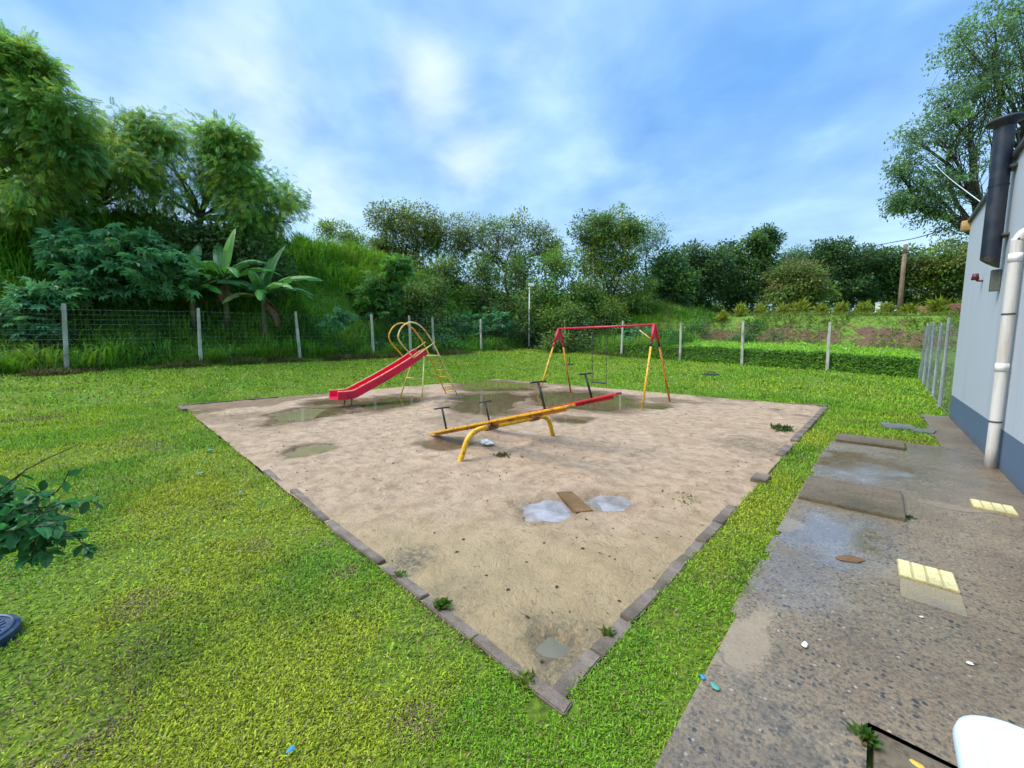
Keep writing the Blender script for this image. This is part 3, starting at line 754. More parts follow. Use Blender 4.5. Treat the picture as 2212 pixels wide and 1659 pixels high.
make_tree("thin_tree", "small sparse tree just over the hill crest", ground_at(735, 36), pxblobs([(705, 500, 18, 36), (740, 505, 26, 36), (768, 520, 22, 36)]), "broad", .24, G_MID, 20, 12, .55, .2, .09, GM, seed=21)
make_tree("thin_tree", "lacy olive tree with brownish left edge behind the hill", ground_at(880, 36), pxblobs([(830, 475, 30, 34), (880, 475, 34, 34), (925, 480, 32, 34), (850, 520, 34, 34), (905, 530, 36, 34), (820, 540, 22, 34), (940, 515, 28, 34), (870, 570, 34, 34)]), "broad", .26, G_OLIVE + G_MID, 30, 13, .62, .2, .16, GM, seed=22, forks=2)
make_tree("thin_tree", "see-through tree with bare twigs, between the lacy olive tree and the dense tall one", ground_at(1100, 37), pxblobs([(985, 500, 30, 35), (1030, 500, 32, 35), (1080, 500, 32, 35), (1125, 495, 34, 35), (1165, 515, 30, 35), (1195, 540, 22, 35), (1060, 545, 30, 35), (1120, 550, 34, 35), (990, 540, 28, 35)]), "broad", .24, G_MID + G_OLIVE, 28, 11, .62, .15, .15, GM, seed=23, forks=2, twigs=.9)
GS = "dark bushes below the skyline trees"
bl = [("dark bush below the lacy olive tree, beside the bright leafy bush", 890, 610, 40, 31), ("dark bush straight below the gap in the skyline trees", 960, 605, 40, 32), ("dark olive bush behind the top of the lamp post, left side", 1045, 605, 42, 32.5), ("dark bush with reddish stems behind the lamp post", 1130, 600, 40, 32), ("yellow-green bush left of the dense tall tree", 1200, 590, 36, 31)]
bl += [("bush on the slope just right of the bright leafy bush, above the slide hoops", 885, 655, 30, 26.5), ("bush on the slope above the second fence post right of the slide", 935, 650, 32, 28.5), ("low bush at the fence between the slide hoops and the castor plants", 915, 700, 24, 26.5), ("bush right of the lamp post, low behind the fence", 1185, 680, 28, 31.5), ("bush behind the left corner of the swing", 1235, 700, 28, 28)]
for i, (lb_, x, y, r, Y) in enumerate(bl):
    make_tree("shrub", lb_, ground_at(x, Y + .5), pxblobs([(x, y - 22, r * .8, Y), (x, y, r, Y), (x + 30, y + 55, r, Y - .8), (x - 28, y + 45, r, Y - .8), (x, y + 95, r * .9, Y - 2)]), "broad", .26, (G_DARK + G_MID) if i != 4 else (G_LIGHT + G_MID), 26, 26, .55, .3, .09, GS, cat="bush", seed=30 + i)
make_tree("dense_tree", "dense tall tree with a thin pale arm on its right, above the swing bar", ground_at(1315, 33), pxblobs([(1275, 500, 36, 32), (1320, 490, 38, 32), (1360, 500, 30, 32), (1290, 560, 46, 32), (1345, 555, 46, 32), (1315, 620, 55, 31.5), (1265, 640, 40, 31), (1370, 630, 45, 31.5), (1310, 680, 45, 30)]), "broad", .24, G_MID + [(.05, .12, .015)], 40, 30, .55, .25, .2, seed=41)
make_tree("thin_tree", "pale wispy tree leaning out right of the dense tall tree", ground_at(1385, 35), pxblobs([(1400, 490, 26, 34), (1420, 510, 22, 34), (1395, 530, 24, 34)]), "broad", .2, G_EUC, 18, 9, .55, .15, .10, GM, seed=42, twigs=1.0)
GF = "forest trees behind the earth bank"
fl = [("forest tree with pale twigs just right of the dense tall tree", [(1440, 575, 38), (1460, 620, 40), (1420, 640, 40), (1425, 595, 30)], 34, 0),
      ("round dark forest tree above the left end of the plant row", [(1500, 570, 36), (1540, 575, 38), (1520, 620, 46), (1480, 635, 40)], 36, 1),
      ("dark forest tree with a shaggy top left of the lone tall sprig", [(1580, 560, 34), (1610, 590, 42), (1570, 620, 44), (1600, 640, 40)], 38, 0),
      ("slim forest tree that sticks up above its neighbours with a tufted top", [(1652, 508, 13), (1630, 520, 10), (1670, 522, 11), (1650, 540, 12), (1655, 575, 22), (1640, 620, 34)], 37, 4),
      ("yellow-green forest tree in front of the darker ones", [(1700, 600, 34), (1730, 610, 36), (1750, 640, 36), (1690, 640, 34)], 34, 3),
      ("sparse forest tree with sky showing through its head", [(1715, 552, 20), (1735, 560, 22), (1700, 570, 20)], 41, 2),
      ("broad dark forest tree left of the utility pole", [(1780, 555, 32), (1820, 560, 38), (1860, 570, 36), (1800, 610, 50), (1850, 625, 46)], 38, 1),
      ("dark forest tree right behind the utility pole", [(1900, 575, 38), (1940, 580, 40), (1920, 620, 46), (1970, 630, 42), (1880, 635, 40)], 38, 0),
      ("olive forest tree between the utility pole and the building", [(2000, 580, 44), (2045, 570, 44), (2020, 620, 50), (2075, 610, 50), (2110, 560, 40)], 36, 3)]
for i, (lb_, bb, Y, k) in enumerate(fl):
    pal = [G_FOR, G_DARK, G_FOR, G_MID + G_OLIVE, G_FOR][k]
    cx = np.mean([b[0] for b in bb])
    make_tree("forest_tree", lb_, ground_at(cx, Y + .6), pxblobs([(x, y, r, Y + (0 if j % 2 else .8)) for j, (x, y, r) in enumerate(bb)]), "broad" if k != 2 else "narrow", .30, pal, {2: 28, 4: 24}.get(k, 44), {2: 16, 4: 20}.get(k, 26), .60, .3, .17, GF, seed=50 + i)
make_tree("tall_tree", "huge airy tree with small grey-green leaves rising behind the building", ground_at(2140, 27), pxblobs([(2095, 110, 62, 25), (2150, 70, 70, 25), (2205, 110, 85, 25), (2110, 190, 60, 25), (2175, 190, 75, 25), (2050, 230, 48, 25), (1985, 310, 48, 25), (2030, 300, 50, 25), (2090, 290, 60, 25), (1945, 370, 38, 25), (1990, 400, 48, 25), (2050, 390, 60, 25), (2110, 380, 60, 25), (1945, 440, 30, 25), (2010, 460, 34, 25), (2075, 470, 50, 25), (2110, 500, 40, 25), (2200, 280, 80, 25), (2180, 20, 60, 25), (2260, 60, 90, 25)]),
          "broad", .19, G_EUC, 32, 17, .38, .55, .32, seed=70, forks=1, twigs=.8)
# far wood behind everything: one mass
rng = np.random.default_rng(3)
wb = MB()
for k in range(520):
    px = rng.uniform(-500, 2900); Y = rng.uniform(50, 58)
    c = P(px, 700, Y); c[2] = float(zt(c[0], c[1])) + rng.uniform(0, 7.5)
    m = 34; off = rng.normal(size=(m, 3)) * np.array([1.2, 1.2, .9])
    leaves(wb, "broad", c + off, rng.normal(size=(m, 3)) + [0, 0, -.3], np.array([0, 0, 1]) + rng.normal(size=(m, 3)) * .4, .75 * rng.uniform(.6, 1.3, m), vary(G_DARK[rng.integers(3)], m, .25, .1, rng))
tag(wb.build("woodland", M["leaf"], col=True), "dark wood far behind the bank and the hill", "woodland", kind="stuff")

# ------------------------------------------------------------------ banana plants
def banana_leaf(mb, p0, az, L, W, rise, droop, tear, col, rng, sag=1.0):
    L = L * 1.15; W = W * 1.12; droop = droop * 1.12; tear = min(1.0, tear + .15)
    n = 22
    tt = np.linspace(0, 1, n)
    pit = .16
    el = rise - droop * tt ** 1.5
    step = L / (n - 1)
    d = np.stack([np.cos(az) * np.cos(el), np.sin(az) * np.cos(el), np.sin(el)], 1)
    pts = p0 + np.vstack([[0, 0, 0], np.cumsum(d[:-1] * step, 0)])
    side = np.array([-math.sin(az), math.cos(az), 0])
    wprof = np.where(tt < pit, 0.012, W * .5 * np.sin(np.clip((tt - pit) / (1 - pit), 0, 1) ** .62 * PI) ** .55)
    mb.tube(pts, np.linspace(.028, .006, n), 5, col=np.array(col) * [1.5, 1.25, 1.6])
    for s in (-1, 1):
        i = 0
        while i < n - 1:
            seg = max(1, int(rng.integers(1, 5))) if tear > .3 else int(rng.integers(4, 9))
            j = min(n - 1, i + seg)
            hang = tear * rng.uniform(.2, 1.0)
            V = []; F = []
            for q, a in enumerate(range(i, j + 1)):
                up = np.cross(d[a], side) * -1
                up = np.array([0, 0, 1.0])
                w = wprof[a]
                shrink = 1 - .10 * tear if q in (0, j - i) else 1
                mid = pts[a] + s * side * w * .5 * shrink + up * w * (.16 - .35 * hang)
                tip = pts[a] + s * side * w * shrink * (1 - .25 * hang) + up * w * (.05 - 1.0 * hang) + d[a] * w * .18 * (1 if tear > .3 else .4)
                V += [pts[a], mid, tip]
                if q:
                    k = q * 3
                    F += [[k - 3, k, k + 1, k - 2], [k - 2, k + 1, k + 2, k - 1]]
            c = np.array(col) * rng.uniform(.8, 1.2)
            mb.add(V, F, np.clip(c, 0, 1))
            i = j
M["banana_stem"] = mat_concrete("banana_stem", (.10, .12, .04, 1), (.16, .15, .06, 1), (.10, .06, .03, 1), 4, .7, .5)
def banana(label, base, h, leaves_, seed, dead=3):
    rng = np.random.default_rng(seed)
    root = thing("banana_plant", label, "plant", base, "banana plants behind the fence")
    sb = MB(); top = base + np.array([rng.normal() * .1, rng.normal() * .1, h])
    sb.tube(np.linspace(base - [0, 0, .1], top, 7), np.linspace(.15, .08, 7), 10)
    sb.build("stem", M["banana_stem"], root, True, base)
    leaves_ = list(leaves_) + [(a_ + rng.uniform(-20, 20), rng.uniform(1.6, 2.3), .5, rng.uniform(15, 60), rng.uniform(50, 85), rng.uniform(.6, 1.0), bl1 if rng.random() < .5 else bl2) for a_ in (0, 60, 120, 180, 240, 300)]
    for (azd, L, W, rise, droop, tear, col) in leaves_:
        lb = MB()
        # azd: 0 = towards picture right, 90 = away from the viewer
        az = math.atan2(RIGHT[1], RIGHT[0]) + math.radians(azd)
        banana_leaf(lb, top + np.array([0, 0, rng.uniform(-.25, .05)]), az, L, W, math.radians(rise), math.radians(droop), tear, col, rng)
        lb.build("leaf", M["leaf_gloss"], root, False, base, True)
    lb = MB()
    for k in range(dead):
        az = rng.uniform(0, 2 * PI)
        banana_leaf(lb, top - [0, 0, .15 + .1 * k], az, rng.uniform(1.0, 1.5), .26, math.radians(-20), math.radians(75), 1.0, (.20, .12, .05), rng)
    ob = lb.build("dry_leaf", M["leaf"], root, False, base, True)
    ob["label"] = "brown dead leaves hanging down"
bl1, bl2, bl3 = (.085, .25, .035), (.055, .18, .04), (.15, .34, .06)
b1 = ground_at(492, 18.2); b2 = ground_at(572, 18.6); b3 = ground_at(420, 17.4)
banana("middle banana plant with one pale upright leaf", b1, 2.35, [(80, 2.3, .50, 80, 18, .15, bl3), (165, 2.3, .55, 48, 85, .5, bl2), (20, 2.3, .55, 40, 75, .4, bl1), (215, 2.2, .5, 30, 80, .6, bl3), (265, 1.9, .5, 25, 70, .5, bl1), (320, 2.0, .5, 30, 85, .5, bl1), (130, 2.6, .6, 62, 45, .3, bl2)], 201)
banana("right banana plant with a broad leaf arching over the fence", b2, 2.35, [(60, 2.6, .72, 76, 25, .1, bl2), (-8, 2.9, .55, 32, 55, .6, bl1), (-35, 2.6, .5, 18, 45, .5, bl3), (28, 2.5, .5, 45, 60, .8, bl2), (185, 2.0, .5, 45, 70, .4, bl1), (300, 1.9, .5, 10, 60, .7, bl1), (100, 2.4, .6, 66, 30, .2, bl2), (250, 1.8, .45, 15, 70, .8, (.12, .16, .03))], 202, 5)
banana("left banana plant leaning towards the castor bush, lowest of the three", b3, 1.6, [(170, 2.2, .5, 55, 70, .5, bl2), (110, 2.5, .55, 74, 30, .3, bl2), (240, 1.9, .5, 30, 80, .6, bl3), (300, 1.8, .5, 35, 85, .5, bl1), (20, 1.9, .5, 55, 60, .4, bl2), (200, 1.7, .5, 10, 60, .6, bl1)], 203, 2)

# ------------------------------------------------------------------ row of yellow-green spiky plants on the bank
def spiky(label, base, h, seed, first=None):
    rng = np.random.default_rng(seed)
    root = thing("spiky_plant", label, "plant", base, "spiky yellow-green plants along the bank top")
    mb = MB(); n = 300
    az = rng.uniform(0, 2 * PI, n); el = np.radians(rng.uniform(20, 85, n))
    d = np.stack([np.cos(az) * np.cos(el), np.sin(az) * np.cos(el), np.sin(el)], 1)
    t_ = rng.random(n)
    pos = d * np.array([.35, .35, .75]) * (t_ * h * .8)[:, None] + rng.normal(size=(n, 3)) * .05 * h + [0, 0, .05]
    pos[:, 2] = np.abs(pos[:, 2])
    dd = d + rng.normal(size=(n, 3)) * .45
    col = vary((.25, .30, .03), n, .35, .4, rng)
    leaves(mb, "narrow", pos, dd, rng.normal(size=(n, 3)) + [0, 0, .6], h * rng.uniform(.18, .42, n), col)
    mb.build("leaves", M["leaf"], root, col=True)
    sb = MB(); sb.tube([[0, 0, -.1], [0, 0, .3 * h]], .03, 6); sb.build("stem", M["twig"], root)
    return root
rowx = [1560, 1598, 1640, 1690, 1728, 1772, 1815, 1862, 1912, 1962, 2022, 2068]
rowl = ["spiky plant at the left end of the row on the bank", "low spiky plant second from the left end of the row", "spiky plant third from the left in the row, below the slim tufted tree", "bushy spiky plant fourth from the left in the row", "spiky plant fifth from the left in the row", "spiky plant sixth from the left, above the tallest weed on the bank", "spiky plant right of the middle of the row", "spiky plant just left of the little white box", "spiky plant between the white box and the utility pole", "spiky plant in front of the low brick wall, right of the pole", "tallest spiky plant, in front of the brick wall's right half", "last spiky plant of the row, touching the building's edge in the picture"]
for i, x in enumerate(rowx):
    b = ground_at(x, 27.6 + .2 * (i % 3)); spiky(rowl[i], b, [1.0, 1.15, 1.05, 1.1, 1.4, 1.25, 1.2, 1.3, 1.3, 1.25, 1.6, 1.3][i], 300 + i)
GW = "green weed clumps on the earth bank"
for i, (x, y, r, Y, lb_) in enumerate([(1635, 702, 20, 25.6, "largest bright green weed clump on the earth bank"), (1610, 733, 13, 24.6, "small green weed clump low on the bank by the middle post"), (1680, 735, 14, 24.4, "weed clump low on the bank left of the bare soil"), (1730, 715, 22, 24.8, "spreading weed clump in the middle of the bank"), (1800, 712, 20, 25, "weed clump on the bank right of the bare soil track"), (1455, 730, 18, 25.5, "weed clump on the bank left of the first post right of the swing"), (1500, 705, 22, 27, "weed clump high on the bank's left end")]):
    make_tree("weed_clump", lb_, ground_at(x, Y), pxblobs([(x - r * .5, y, r * .8, Y), (x + r * .5, y + 3, r * .8, Y)]), "broad", .24, [(.04, .17, .03), (.06, .20, .03), (.03, .13, .035)], 12, 14, .22, .1, .02, GW, cat="weeds", seed=90 + i, trunk_name="stem")

# ------------------------------------------------------------------ fences
WIRE_R = .0012
def fence(name, label, p_line, posts, tops, mesh_h, group=None, post_w=.125, wr=1.0, pm='post'):
    """posts: list of xy; each gets a concrete post part"""
    base = np.array([*posts[0], float(zt(*posts[0]))])
    root = thing(name, label, "fence", base)
    rng = np.random.default_rng(int(abs(posts[0][0] * 31 + posts[0][1] * 7)))
    for (x, y), h in zip(posts, tops):
        z = float(zt(x, y)); mb = MB()
        b = bmesh.new(); bmesh.ops.create_cube(b, size=1)
        for v in b.verts:
            w = post_w * (1.0 if v.co.z < 0 else .78)
            v.co = Vector((v.co.x * w, v.co.y * w, (v.co.z + .5) * (h + .3) - .3))
        bmesh.ops.subdivide_edges(b, edges=[e for e in b.edges if abs(e.verts[0].co.z - e.verts[1].co.z) > .5], cuts=7)
        for v in b.verts: v.co.x += rng.normal() * .004; v.co.y += rng.normal() * .004
        bmesh.ops.bevel(b, geom=[e for e in b.edges if abs(e.verts[0].co.z - e.verts[1].co.z) > .1], offset=.012, segments=1, affect='EDGES')
        bmesh.ops.rotate(b, cent=(0, 0, 0), matrix=Matrix.Rotation(rng.normal() * .02, 3, 'X') @ Matrix.Rotation(rng.normal() * .02, 3, 'Y'), verts=b.verts)
        bmesh.ops.translate(b, vec=(x, y, z), verts=b.verts)
        mb.bm(b); mb.build("post", M[pm], root, loc=base)
    mb = MB()
    for (a, b) in zip(p_line[:-1], p_line[1:]):
        a = np.array(a, float); b = np.array(b, float); L = np.linalg.norm(b - a); n = max(2, int(L / .5))
        tt = np.linspace(0, 1, n + 1)
        xy = a + (b - a) * tt[:, None]; zz = zt(xy[:, 0], xy[:, 1])
        hs = list(np.linspace(.06, mesh_h, 13))
        for i, h in enumerate(hs):
            pts = np.column_stack([xy, zz + h - .012 * np.sin(tt * PI * n / 7) ** 2])
            mb.tube(pts, wr * WIRE_R * (1.7 if i in (0, 6, 12) else 1.0), 4, False)
        for s in np.arange(.0, L, .15):
            p = a + (b - a) * s / L; z = float(zt(p[0], p[1]))
            mb.tube([[p[0], p[1], z + .05], [p[0], p[1], z + mesh_h]], wr * WIRE_R, 3, False)
    mb.build("wire_mesh", M["wire"], root, loc=base)
    return root
def on_left(px):   # y where the ray's column meets the left fence line
    d = FWD + RIGHT * ((px - CX) / FPX) / CP; k = (FX - CAM[0]) / d[0]; return CAM[1] + d[1] * k
def on_right(px):
    d = FWD + RIGHT * ((px - CX) / FPX) / CP; k = (FY - CAM[1]) / d[1]; return CAM[0] + d[0] * k
lp = [(FX, -6.0)] + [(FX, on_left(p)) for p in (148, 437, 651, 809, 889, 939, 1040)]
fence("wire_fence", "long wire mesh fence on pale concrete posts in front of the left bank", [(FX, -9), (FX, FY)], lp, [2.2, 2.25, 2.2, 2.2, 2.2, 2.2, 2.15, 2.15], 2.05)
rp = [(on_right(p), FY) for p in (1220, 1341, 1467, 1600, 1784)]
fence("wire_fence", "wire mesh fence on five concrete posts in front of the earth bank", [(FX + .2, FY), (WALL_X, FY)], rp, [2.2, 2.2, 2.15, 2.2, 2.2], 2.05)
fence("wire_fence", "short grey wire mesh fence running from the building corner to the back", [(WALL_X, WALL_Y + .1), (WALL_X, FY)], [(WALL_X, 13.3), (WALL_X, 15.2), (WALL_X, 17.1), (WALL_X, 19.1), (WALL_X, FY - .05)], [2.25, 2.15, 2.2, 2.15, 2.2], 2.1, post_w=.072, wr=2.6, pm='post_grey')

# lamp at the far corner
lb0 = ground_at(1126, 28.0); lb0 = np.array([FX + .25, FY - .25, float(zt(FX + .25, FY - .25))])
lamp = thing("lamp_post", "thin white lamp post with a box lamp at the far fence corner", "lamp post", lb0)
m = MB(); m.tube([[0, 0, -.1], [.01, 0, 2.0], [.04, .0, 4.65]], [.05, .05, .042], 10); m.build("pole", M["lamp_white"], lamp, True)
m = MB(); m.box((.12 * RIGHT[0] + .04, .12 * RIGHT[1], 4.74), (.46, .26, .22), (0, .12, math.atan2(RIGHT[1], RIGHT[0])), .03); hd = m.build("lamp_head", M["lamp_white"], lamp)
for s in (-1, 1):
    m = MB(); e = RIGHT * (1.15 * s) + FWD * (-.1); m.tube([[0, 0, 1.55], [e[0], e[1], .1 + (.2 if s < 0 else -.1)]], .028, 6); m.build("brace", M["rust"], lamp, True)

# ------------------------------------------------------------------ play equipment
# slide (runs along y at x = -9.1)
SX = -9.1
sl = thing("slide", "red slide with yellow ladder and looped handrails on the wet sand", "slide", (SX, 4.8, 0))
ch = MB()
prof = smooth_path(np.array([[0, 2.66, .26], [0, 2.9, .25], [0, 3.12, .27], [0, 3.34, .36], [0, 4.05, .68], [0, 4.8, 1.06], [0, 5.15, 1.27], [0, 5.3, 1.33]]), 4)
T = np.gradient(prof, axis=0); T = unit(T); N = np.stack([T[:, 0] * 0, -T[:, 2], T[:, 1]], 1)
wd = np.interp(prof[:, 1], [2.66, 3.3, 5.3], [.26, .225, .225])
sec = [(-1, .17, .03), (-1, .17, .0), (-1, 0, 0), (-.85, -.012, 0), (.85, -.012, 0), (1, 0, 0), (1, .17, 0), (1, .17, -.03), ]
rows = []
for i in range(len(prof)):
    r = []
    for (sx, hz, ox) in [(-1.12, .165, 0), (-1.0, .178, 0), (-.94, .16, 0), (-.9, .02, 0), (-.75, 0, 0), (.75, 0, 0), (.9, .02, 0), (.94, .16, 0), (1.0, .178, 0), (1.12, .165, 0), (1.1, -.03, 0), (.85, -.045, 0), (-.85, -.045, 0), (-1.1, -.03, 0)]:
        r.append(prof[i] + np.array([sx * wd[i], 0, 0]) + N[i] * hz)
    rows.append(r)
rows = np.array(rows); ns = rows.shape[1]
V = rows.reshape(-1, 3); F = []
for i in range(len(rows) - 1):
    for k in range(ns):
        k2 = (k + 1) % ns; F.append((i * ns + k, i * ns + k2, (i + 1) * ns + k2, (i + 1) * ns + k))
ch.add(V, F)
e0 = len(rows) - 1
for ee in (0, e0):
    c = rows[ee]; q = [[0, 13, 3], [0, 3, 2], [0, 2, 1], [13, 12, 4], [13, 4, 3], [12, 11, 5], [12, 5, 4], [11, 10, 6], [11, 6, 5], [10, 9, 6], [9, 7, 6], [9, 8, 7]]
    qf = [[b + ee * ns for b in a] for a in q]
    ch.F[3].append(np.array(qf))
o = ch.build("chute", M["red_chute"], sl, False, (SX, 4.8, 0))
# (chute was built around x = 0)
for v in o.data.vertices: v.co.x += SX
o.data.update()
m = MB()
for s in (-1, 1):
    pts = np.array([[SX + s * wd[i] * 1.0, prof[i][1] + N[i][1] * .18, prof[i][2] + N[i][2] * .18] for i in range(len(prof))])
    m.tube(pts, .011, 6)
m.build("edge_trim", M["cream"], sl, True, (SX, 4.8, 0))
for s in (-1, 1):
    x = SX + s * .26
    path = smooth_path([[SX + s * .30, 6.42, -.05], [SX + s * .28, 5.86, 1.05], [x, 5.62, 1.52], [x, 5.38, 1.88], [x, 5.10, 2.16], [x, 4.80, 2.25], [x, 4.53, 2.13], [x, 4.38, 1.86], [x, 4.47, 1.64], [x, 4.68, 1.42], [x, 4.86, 1.22]], 6)
    m = MB(); m.tube(path, .021, 8); m.build("handrail", M["yellow"] if s < 0 else M["cream"], sl, True, (SX, 4.8, 0))
    m = MB(); m.tube([[x, 4.86, 1.24], [x, 5.60, 1.70]], .018, 8); m.build("side_bar", M["cream"], sl, True, (SX, 4.8, 0))
    m = MB(); m.tube([[SX + s * .26, 5.2, 1.28], [SX + s * .62, 4.86, -.06]], .021, 8); m.build("leg", M["cream"], sl, True, (SX, 4.8, 0))
    m = MB(); m.tube([[SX + s * .20, 3.04, .22], [SX + s * .23, 3.00, -.06]], .02, 8); m.build("foot_leg", M["rust"], sl, True, (SX, 4.8, 0))
m = MB(); m.box((SX, 5.53, 1.29), (.54, .50, .03), bev=.008); m.build("platform", M["cream"], sl, False, (SX, 4.8, 0))
for k in range(5):
    f = (k + .6) / 5.2; y = 6.42 + (5.80 - 6.42) * f; z = 1.2 * f; hw = .30 - .03 * f
    m = MB(); m.tube([[SX - hw, y, z], [SX + hw, y, z]], .017, 8); m.build("rung", M["yellow"], sl, True, (SX, 4.8, 0))
m = MB(); m.tube([[SX - .46, 5.02, .62], [SX + .46, 5.02, .62]], .014, 6); m.build("cross_bar", M["cream"], sl, True, (SX, 4.8, 0))

# swing frame
sw = thing("swing_set", "swing frame with a red top bar on yellow splayed legs", "swing set", (-5.05, 8.78, 0))
X0, X1, YB, ZB = -6.58, -3.47, 8.78, 2.13
m = MB(); m.tube([[X0 - .02, YB, ZB], [X1 + .02, YB, ZB]], .031, 12); m.build("top_bar", M["red"], sw, True, (-5.05, 8.78, 0))
for xs in (X0, X1):
    out = -1 if xs == X0 else 1
    for s in (-1, 1):
        top = np.array([xs, YB + s * .05, ZB - .01]); bot = np.array([xs + out * .14, YB + s * .90, -.06])
        d = unit(bot - top); L = np.linalg.norm(bot - top)
        m = MB(); m.tube([top, top + d * .46], .037, 10); cp = m.build("corner_sleeve", M["red"], sw, True, (-5.05, 8.78, 0))
        m = MB(); m.tube([top + d * .44, top + d * .60], .034, 10); m.build("joint", M["black"] if xs == X1 else M["red"], sw, True, (-5.05, 8.78, 0))
        m = MB(); m.tube([top + d * .58, bot], .028, 10); m.build("leg", M["yellow"] if s < 0 else M["orange"], sw, True, (-5.05, 8.78, 0))
    m = MB()
    b = bmesh.new()
    vs = [b.verts.new((xs + dx, YB + sy * w, ZB + dz)) for dx in (-.012, .012) for (sy, w, dz) in ((-1, .06, .02), (1, .06, .02), (1, .20, -.36), (-1, .20, -.36))]
    for f in ((0, 1, 2, 3), (7, 6, 5, 4), (0, 4, 5, 1), (1, 5, 6, 2), (2, 6, 7, 3), (3, 7, 4, 0)): b.faces.new([vs[i] for i in f])
    m.bm(b); m.build("gusset_plate", M["red"], sw, False, (-5.05, 8.78, 0))
m = MB(); m.tube([[X1 - .42, YB, ZB - .12], [X1 - .02, YB, ZB - .42]], .012, 6); m.build("stay_rod", M["cream"], sw, True, (-5.05, 8.78, 0))
# hanging swing
sg = thing("swing", "single swing seat hanging on two chains from the red bar", "swing", (-5.1, YB, .5))
m = MB(); m.box((-5.1, YB, .5), (.46, .18, .03), bev=.012); m.build("seat", M["rubber"], sg, False, (-5.1, YB, .5))
for s in (-1, 1):
    m = MB(); x = -5.1 + s * .235
    zz = np.arange(.51, ZB - .01, .045)
    for i, z in enumerate(zz):
        r = .016; a = np.linspace(0, 2 * PI, 9)
        dirv = np.array([1, 0, 0]) if i % 2 else np.array([0, 1, 0])
        m.tube(np.array([[x, YB, z + .022]]) + np.cos(a)[:, None] * dirv * .011 + np.sin(a)[:, None] * np.array([0, 0, .030]), .0045, 5, False)
    m.build("chain", M["chain"], sg, True, (-5.1, YB, .5))

# seesaw : one frame, two planks
sb_ = (-3.12, 3.0, 0)
ss = thing("seesaw", "double seesaw with a yellow and a red plank on a bent yellow pipe frame", "seesaw", sb_)
m = MB()
path = smooth_path([[-3.12, 1.93, -.08], [-3.12, 2.02, .12], [-3.12, 2.12, .31], [-3.12, 2.30, .395], [-3.12, 2.6, .40], [-3.12, 3.4, .40], [-3.12, 3.70, .395], [-3.12, 3.88, .31], [-3.12, 3.97, .12], [-3.12, 4.05, -.08]], 5)
m.tube(path, .037, 12); m.build("pipe_frame", M["yellow"], ss, True, sb_)
for (yy, mt, lo, hi) in ((2.55, "yellow", (-4.60, .075), (-1.72, .86)), (3.50, "red", (-4.60, .075), (-1.62, .93))):
    x0, z0 = lo; x1, z1 = hi; L = math.hypot(x1 - x0, z1 - z0); ang = -math.atan2(z1 - z0, x1 - x0)
    m = MB(); m.box(((x0 + x1) / 2, yy, (z0 + z1) / 2), (L, .155, .032), (0, ang, 0), .010)
    pl = m.build("plank", M[mt], ss, False, sb_); pl["label"] = f"{mt} seesaw plank"
    m = MB(); m.box(((x0 + x1) / 2, yy, (z0 + z1) / 2 - .038), (L * .94, .035, .04), (0, ang, 0), .005); m.build("under_rail", M["orange"] if mt == "yellow" else M["red"], pl, False, sb_)
    ux, uz = (x1 - x0) / L, (z1 - z0) / L
    for f in (.14, .86):
        px_, pz_ = x0 + ux * L * f, z0 + uz * L * f
        tilt = .06 if f < .5 else -.06
        tx, tz = px_ - uz * .37 - ux * .02, pz_ + ux * .37
        m = MB(); m.tube([[px_, yy, pz_], [tx, yy, tz]], .017, 8)
        m.tube([[tx, yy - .15, tz], [tx, yy + .15, tz]], .013, 8); m.build("handle", M["black"], pl, True, sb_)
    zp = z0 + (z1 - z0) * (-3.12 - x0) / (x1 - x0)
    m = MB()
    for s in (-1, 1): m.box((-3.12, yy + s * .06, (zp + .40) / 2 - .01), (.10, .012, max(.06, zp - .40 + .06)), bev=.003)
    m.tube([[-3.12, yy - .10, .405], [-3.12, yy + .10, .405]], .055, 12); m.build("pivot_bracket", M["rust"], ss, False, sb_)

# crumpled white bag below the seesaw
rng = np.random.default_rng(8)
gp = G(1052, 965); mb = MB()
b = bmesh.new(); bmesh.ops.create_icosphere(b, subdivisions=3, radius=.07)
for v in b.verts:
    n = vnoise(v.co.x * 22 + 3, v.co.y * 22 + v.co.z * 17, 4) - .5
    v.co = v.co * (1 + 1.1 * n); v.co.z = v.co.z * .55 + .05; v.co.x *= 1.5
    v.co.z = max(v.co.z, .0)
mb.bm(b); o = mb.build("plastic_bag", M["bag"]); o.location = (gp[0], gp[1], .015); o.rotation_euler = (0, 0, .8)
tag(o, "crumpled white plastic bag on the sand under the seesaw", "plastic bag")
# plank in the pale puddle
p0 = G(1228, 1077); p1 = G(1252, 1100); d = p1 - p0
m = MB(); m.box((0, 0, 0), (float(np.linalg.norm(d)) + .22, .17, .03), bev=.005, jit=.006)
o = m.build("wooden_board", M["wood"]); cc_ = (p0 + p1) / 2; o.location = (cc_[0], cc_[1], .016); o.rotation_euler = (0, 0, math.atan2(d[1], d[0]))
tag(o, "short brown wooden board lying across the pale puddle", "board")

